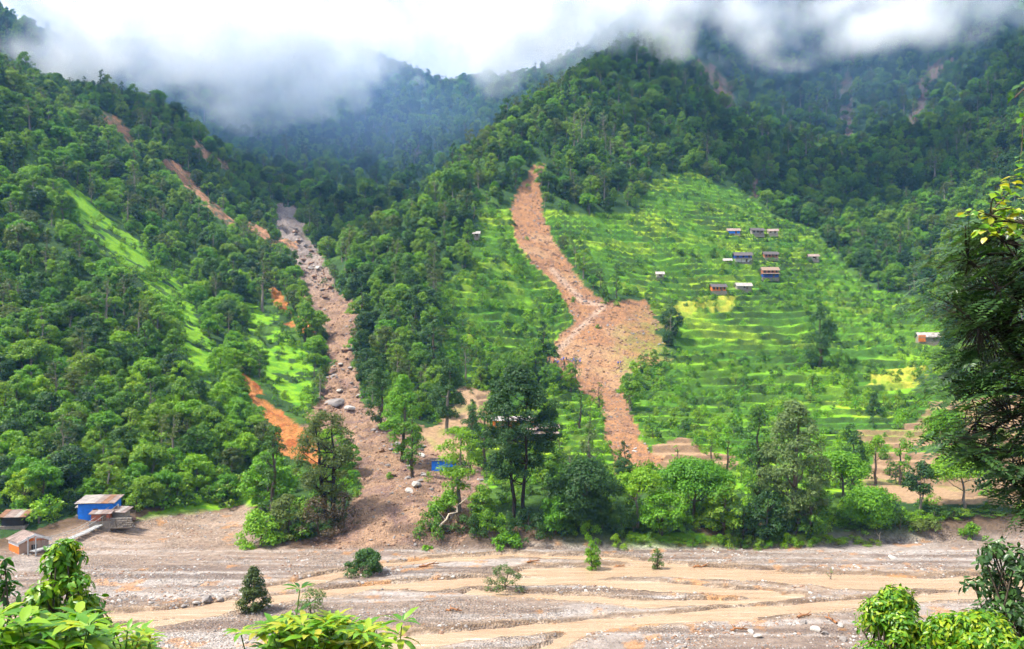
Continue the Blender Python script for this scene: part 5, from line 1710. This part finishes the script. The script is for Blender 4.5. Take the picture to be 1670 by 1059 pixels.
def build_foreground():
    B = leafy_bush
    B("near_bush", "glossy upright bush at left, in front of the orange house", 106, 882, 15.5, 138, .15, L_LUSHNEAR, 501, n=48, dens=26, shape='oval', low=.45)
    B("near_bush", "dark leafy bush cut by the left picture edge", 2, 905, 12, 84, .15, L_GLOSSY, 502, n=20, dens=24, low=.4)
    r = random.Random(4)
    shoot_plant("broadleaf_plant", "large-leaved green plants filling the bottom left corner", [(r.uniform(-30, 150), r.uniform(1000, 1065), r.uniform(-.6, .6)) for _ in range(34)], 6.6, .25, L_LUSHNEAR, 503, 60, whorl=7, aspect=.42)
    shoot_plant("broadleaf_plant", "yellow-green seedlings right of the large-leaved corner plants", [(r.uniform(130, 245), r.uniform(1024, 1065), r.uniform(-.5, .5)) for _ in range(40)], 7.4, .17, L_YOUNG, 504, 190, whorl=7, aspect=.4)
    shoot_plant("broadleaf_plant", "yellow-green plant with drooping leaves at bottom centre-left", [(r.gauss(515, 58), 1006 + abs(r.gauss(0, 20)) + abs(i - 17) * .8, r.uniform(-.4, .4)) for i in range(34)] + [(r.uniform(425, 625), r.uniform(1022, 1062), r.uniform(-.5, .3)) for _ in range(34)], 6.8, .23, L_YOUNG, 505, 525, whorl=8)
    shoot_plant("leafy_shoot", "single tall leafy shoot rising above the drooping plant", [(489, 962, 0)], 6.9, .20, L_GLOSSY, 506, 492, whorl=9)
    B("near_bush", "feathery bright bush at bottom right on the near slope", 1460, 962, 11.5, 165, .085, L_LUSHNEAR, 507, n=60, dens=26, low=.5, aspect=.38)
    B("near_bush", "low bright bush under the dark bush, bottom right corner", 1590, 1002, 9.5, 230, .085, L_LUSHNEAR, 508, n=60, dens=20, low=.55, aspect=.4)
    B("near_bush", "dark small-leaved bush below the leaning tree", 1640, 884, 11, 150, .10, L_FROND, 509, n=50, dens=13, low=.45, aspect=.42, shape='round')
    frond_tree()
    spray("leafy_bough", "sunlit bough of broad pale leaves above the leaning tree", [(1572, 345), (1590, 372), (1612, 330), (1630, 300), (1640, 372), (1655, 318), (1660, 285), (1610, 385), (1668, 345), (1580, 350), (1645, 340), (1625, 352), (1672, 260), (1665, 380)], 9.6, .12, L_YOUNG, 510, (1760, 420, 9.8), per=12)
    spray("leafy_bough", "thin leafy twig hanging at the right picture edge", [(1655, 160), (1662, 200), (1666, 240), (1660, 270), (1672, 180)], 9.4, .11, L_GLOSSY, 511, (1760, 120, 9.6), per=8)
build_foreground()
# ------------------------------------------------------------------ air: haze over everything, cloud banks on the heights
def build_haze():
    z0, z1 = float(TZ.min()) - 1.5, float(TZ.max()) + 25.0
    b = MB().box((0, 540, (z0 + z1) / 2), (2300, 1300, z1 - z0))
    m = bpy.data.materials.new("haze_air")
    m.use_nodes = True
    t = m.node_tree
    t.nodes.remove(t.nodes['Principled BSDF'])
    v = N(t, "ShaderNodeVolumePrincipled", Density=0.00010)
    v.inputs['Color'].default_value = (0.22, 0.50, 1.0, 1)
    v.inputs['Anisotropy'].default_value = 0.1
    t.links.new(v.outputs[0], t.nodes['Material Output'].inputs['Volume'])
    tag(b.build("haze", m), "thin blue haze filling the valley", kind="stuff")

# cloud banks: (column, row, distance, half width m, half depth m, half height m, strength)
CLOUDS = [
 (430, 40, 720, 190, 110, 62, 1.0), (300, 95, 690, 95, 70, 30, .9), (400, 165, 730, 75, 50, 30, .85), (520, 145, 780, 62, 55, 34, .9), (600, 100, 830, 55, 60, 40, .9),
 (60, 80, 560, 95, 50, 26, 1.0), (150, 60, 600, 70, 60, 26, .7), (200, 20, 640, 120, 80, 40, .8),
 (850, 50, 760, 110, 90, 50, .95), (960, 35, 620, 90, 60, 34, .8), (1060, 45, 590, 70, 50, 28, .75), (780, 105, 880, 60, 50, 22, .35),
 (1150, 35, 630, 85, 45, 34, .85), (1240, 80, 610, 60, 40, 20, .45), (1440, 40, 640, 75, 40, 36, 1.0), (1400, 105, 630, 30, 30, 30, .5), (1300, 60, 640, 50, 40, 18, .45),
 (1530, 5, 640, 95, 60, 24, .8), (1640, 0, 590, 65, 50, 20, .7), (1330, -5, 660, 140, 60, 26, .8), (700, -70, 800, 260, 110, 60, .5),
]
VEILS = [(600, 220, 720, 190, 190, 110, .0034), (1350, 130, 640, 260, 90, 110, .0022), (250, 140, 620, 150, 90, 60, .002)]
def build_mist():
    g = bpy.data.node_groups.new("cloud_bank", 'GeometryNodeTree')
    g.interface.new_socket("Geometry", in_out='INPUT', socket_type='NodeSocketGeometry')
    g.interface.new_socket("Geometry", in_out='OUTPUT', socket_type='NodeSocketGeometry')
    go = g.nodes.new('NodeGroupOutput')
    pos = g.nodes.new('GeometryNodeInputPosition')
    # billow the position so the banks lose their round outline
    nz = g.nodes.new('ShaderNodeTexNoise'); nz.inputs['Scale'].default_value = .013; nz.inputs['Detail'].default_value = 4
    g.links.new(pos.outputs[0], nz.inputs['Vector'])
    def vm(op, a, b=None):
        n = g.nodes.new('ShaderNodeVectorMath'); n.operation = op
        for i, v in enumerate((a, b)):
            if v is None: continue
            if isinstance(v, (tuple, list)): n.inputs[i].default_value = v
            else: g.links.new(v, n.inputs[i])
        return n
    def ma(op, a, b=None, clamp=False):
        n = g.nodes.new('ShaderNodeMath'); n.operation = op; n.use_clamp = clamp
        for i, v in enumerate((a, b)):
            if v is None: continue
            if isinstance(v, (int, float)): n.inputs[i].default_value = v
            else: g.links.new(v, n.inputs[i])
        return n.outputs[0]
    cen = vm('SUBTRACT', nz.outputs['Color'], (.5, .5, .5)).outputs[0]
    wob = vm('MULTIPLY', cen, (170, 150, 110)).outputs[0]
    p = vm('ADD', pos.outputs[0], wob).outputs[0]
    tot = None
    for px, py, Y, a, b, c, s in CLOUDS:
        q = vm('SUBTRACT', p, from_photo(px, py, Y)).outputs[0]
        q = vm('DIVIDE', q, (a, b, c)).outputs[0]
        l = vm('LENGTH', q).outputs[1]
        f = ma('MULTIPLY', ma('SUBTRACT', 1.15, l, True), s)
        tot = f if tot is None else ma('MAXIMUM', tot, f)
    n2 = g.nodes.new('ShaderNodeTexNoise'); n2.inputs['Scale'].default_value = .03; n2.inputs['Detail'].default_value = 6; n2.inputs['Roughness'].default_value = .68
    g.links.new(pos.outputs[0], n2.inputs['Vector'])
    d = ma('SUBTRACT', tot, ma('MULTIPLY', ma('SUBTRACT', .68, n2.outputs['Fac']), 1.7))
    d = ma('MULTIPLY', ma('MAXIMUM', d, 0.0), 0.06)
    # thin blue air pooled in the head of the valley and against the high slope
    for px, py, Y, a, b, c, s in VEILS:
        q = vm('DIVIDE', vm('SUBTRACT', pos.outputs[0], from_photo(px, py, Y)).outputs[0], (a, b, c)).outputs[0]
        d = ma('ADD', d, ma('MULTIPLY', ma('SUBTRACT', 1.0, vm('LENGTH', q).outputs[1], True), s))
    vc = g.nodes.new('GeometryNodeVolumeCube')
    g.links.new(d, vc.inputs['Density'])
    vc.inputs['Background'].default_value = 0
    vc.inputs['Min'].default_value = (-480, 480, 150)
    vc.inputs['Max'].default_value = (520, 1000, 520)
    vc.inputs['Resolution X'].default_value = 230
    vc.inputs['Resolution Y'].default_value = 100
    vc.inputs['Resolution Z'].default_value = 120
    sm = g.nodes.new('GeometryNodeSetMaterial')
    m = bpy.data.materials.new("cloud_vapour")
    m.use_nodes = True
    t = m.node_tree
    t.nodes.remove(t.nodes['Principled BSDF'])
    v = N(t, "ShaderNodeVolumePrincipled", Density=1.0)
    di = t.nodes.new("ShaderNodeAttribute"); di.attribute_name = "density"
    cr = t.nodes.new("ShaderNodeValToRGB")
    cr.color_ramp.elements[0].position = .001; cr.color_ramp.elements[0].color = (.25, .52, 1, 1)
    cr.color_ramp.elements[1].position = .009; cr.color_ramp.elements[1].color = (.995, .997, 1, 1)
    t.links.new(di.outputs['Fac'], cr.inputs['Fac']); t.links.new(cr.outputs['Color'], v.inputs['Color'])
    v.inputs['Anisotropy'].default_value = 0.0
    t.links.new(v.outputs[0], t.nodes['Material Output'].inputs['Volume'])
    sm.inputs['Material'].default_value = m
    g.links.new(vc.outputs[0], sm.inputs[0]); g.links.new(sm.outputs[0], go.inputs[0])
    me = bpy.data.meshes.new("mist")
    me.materials.append(m)
    o = obj("mist", me)
    o.modifiers.new("vapour", 'NODES').node_group = g
    tag(o, "white monsoon cloud banks clinging to the ridges", kind="stuff")
build_haze()
build_mist()
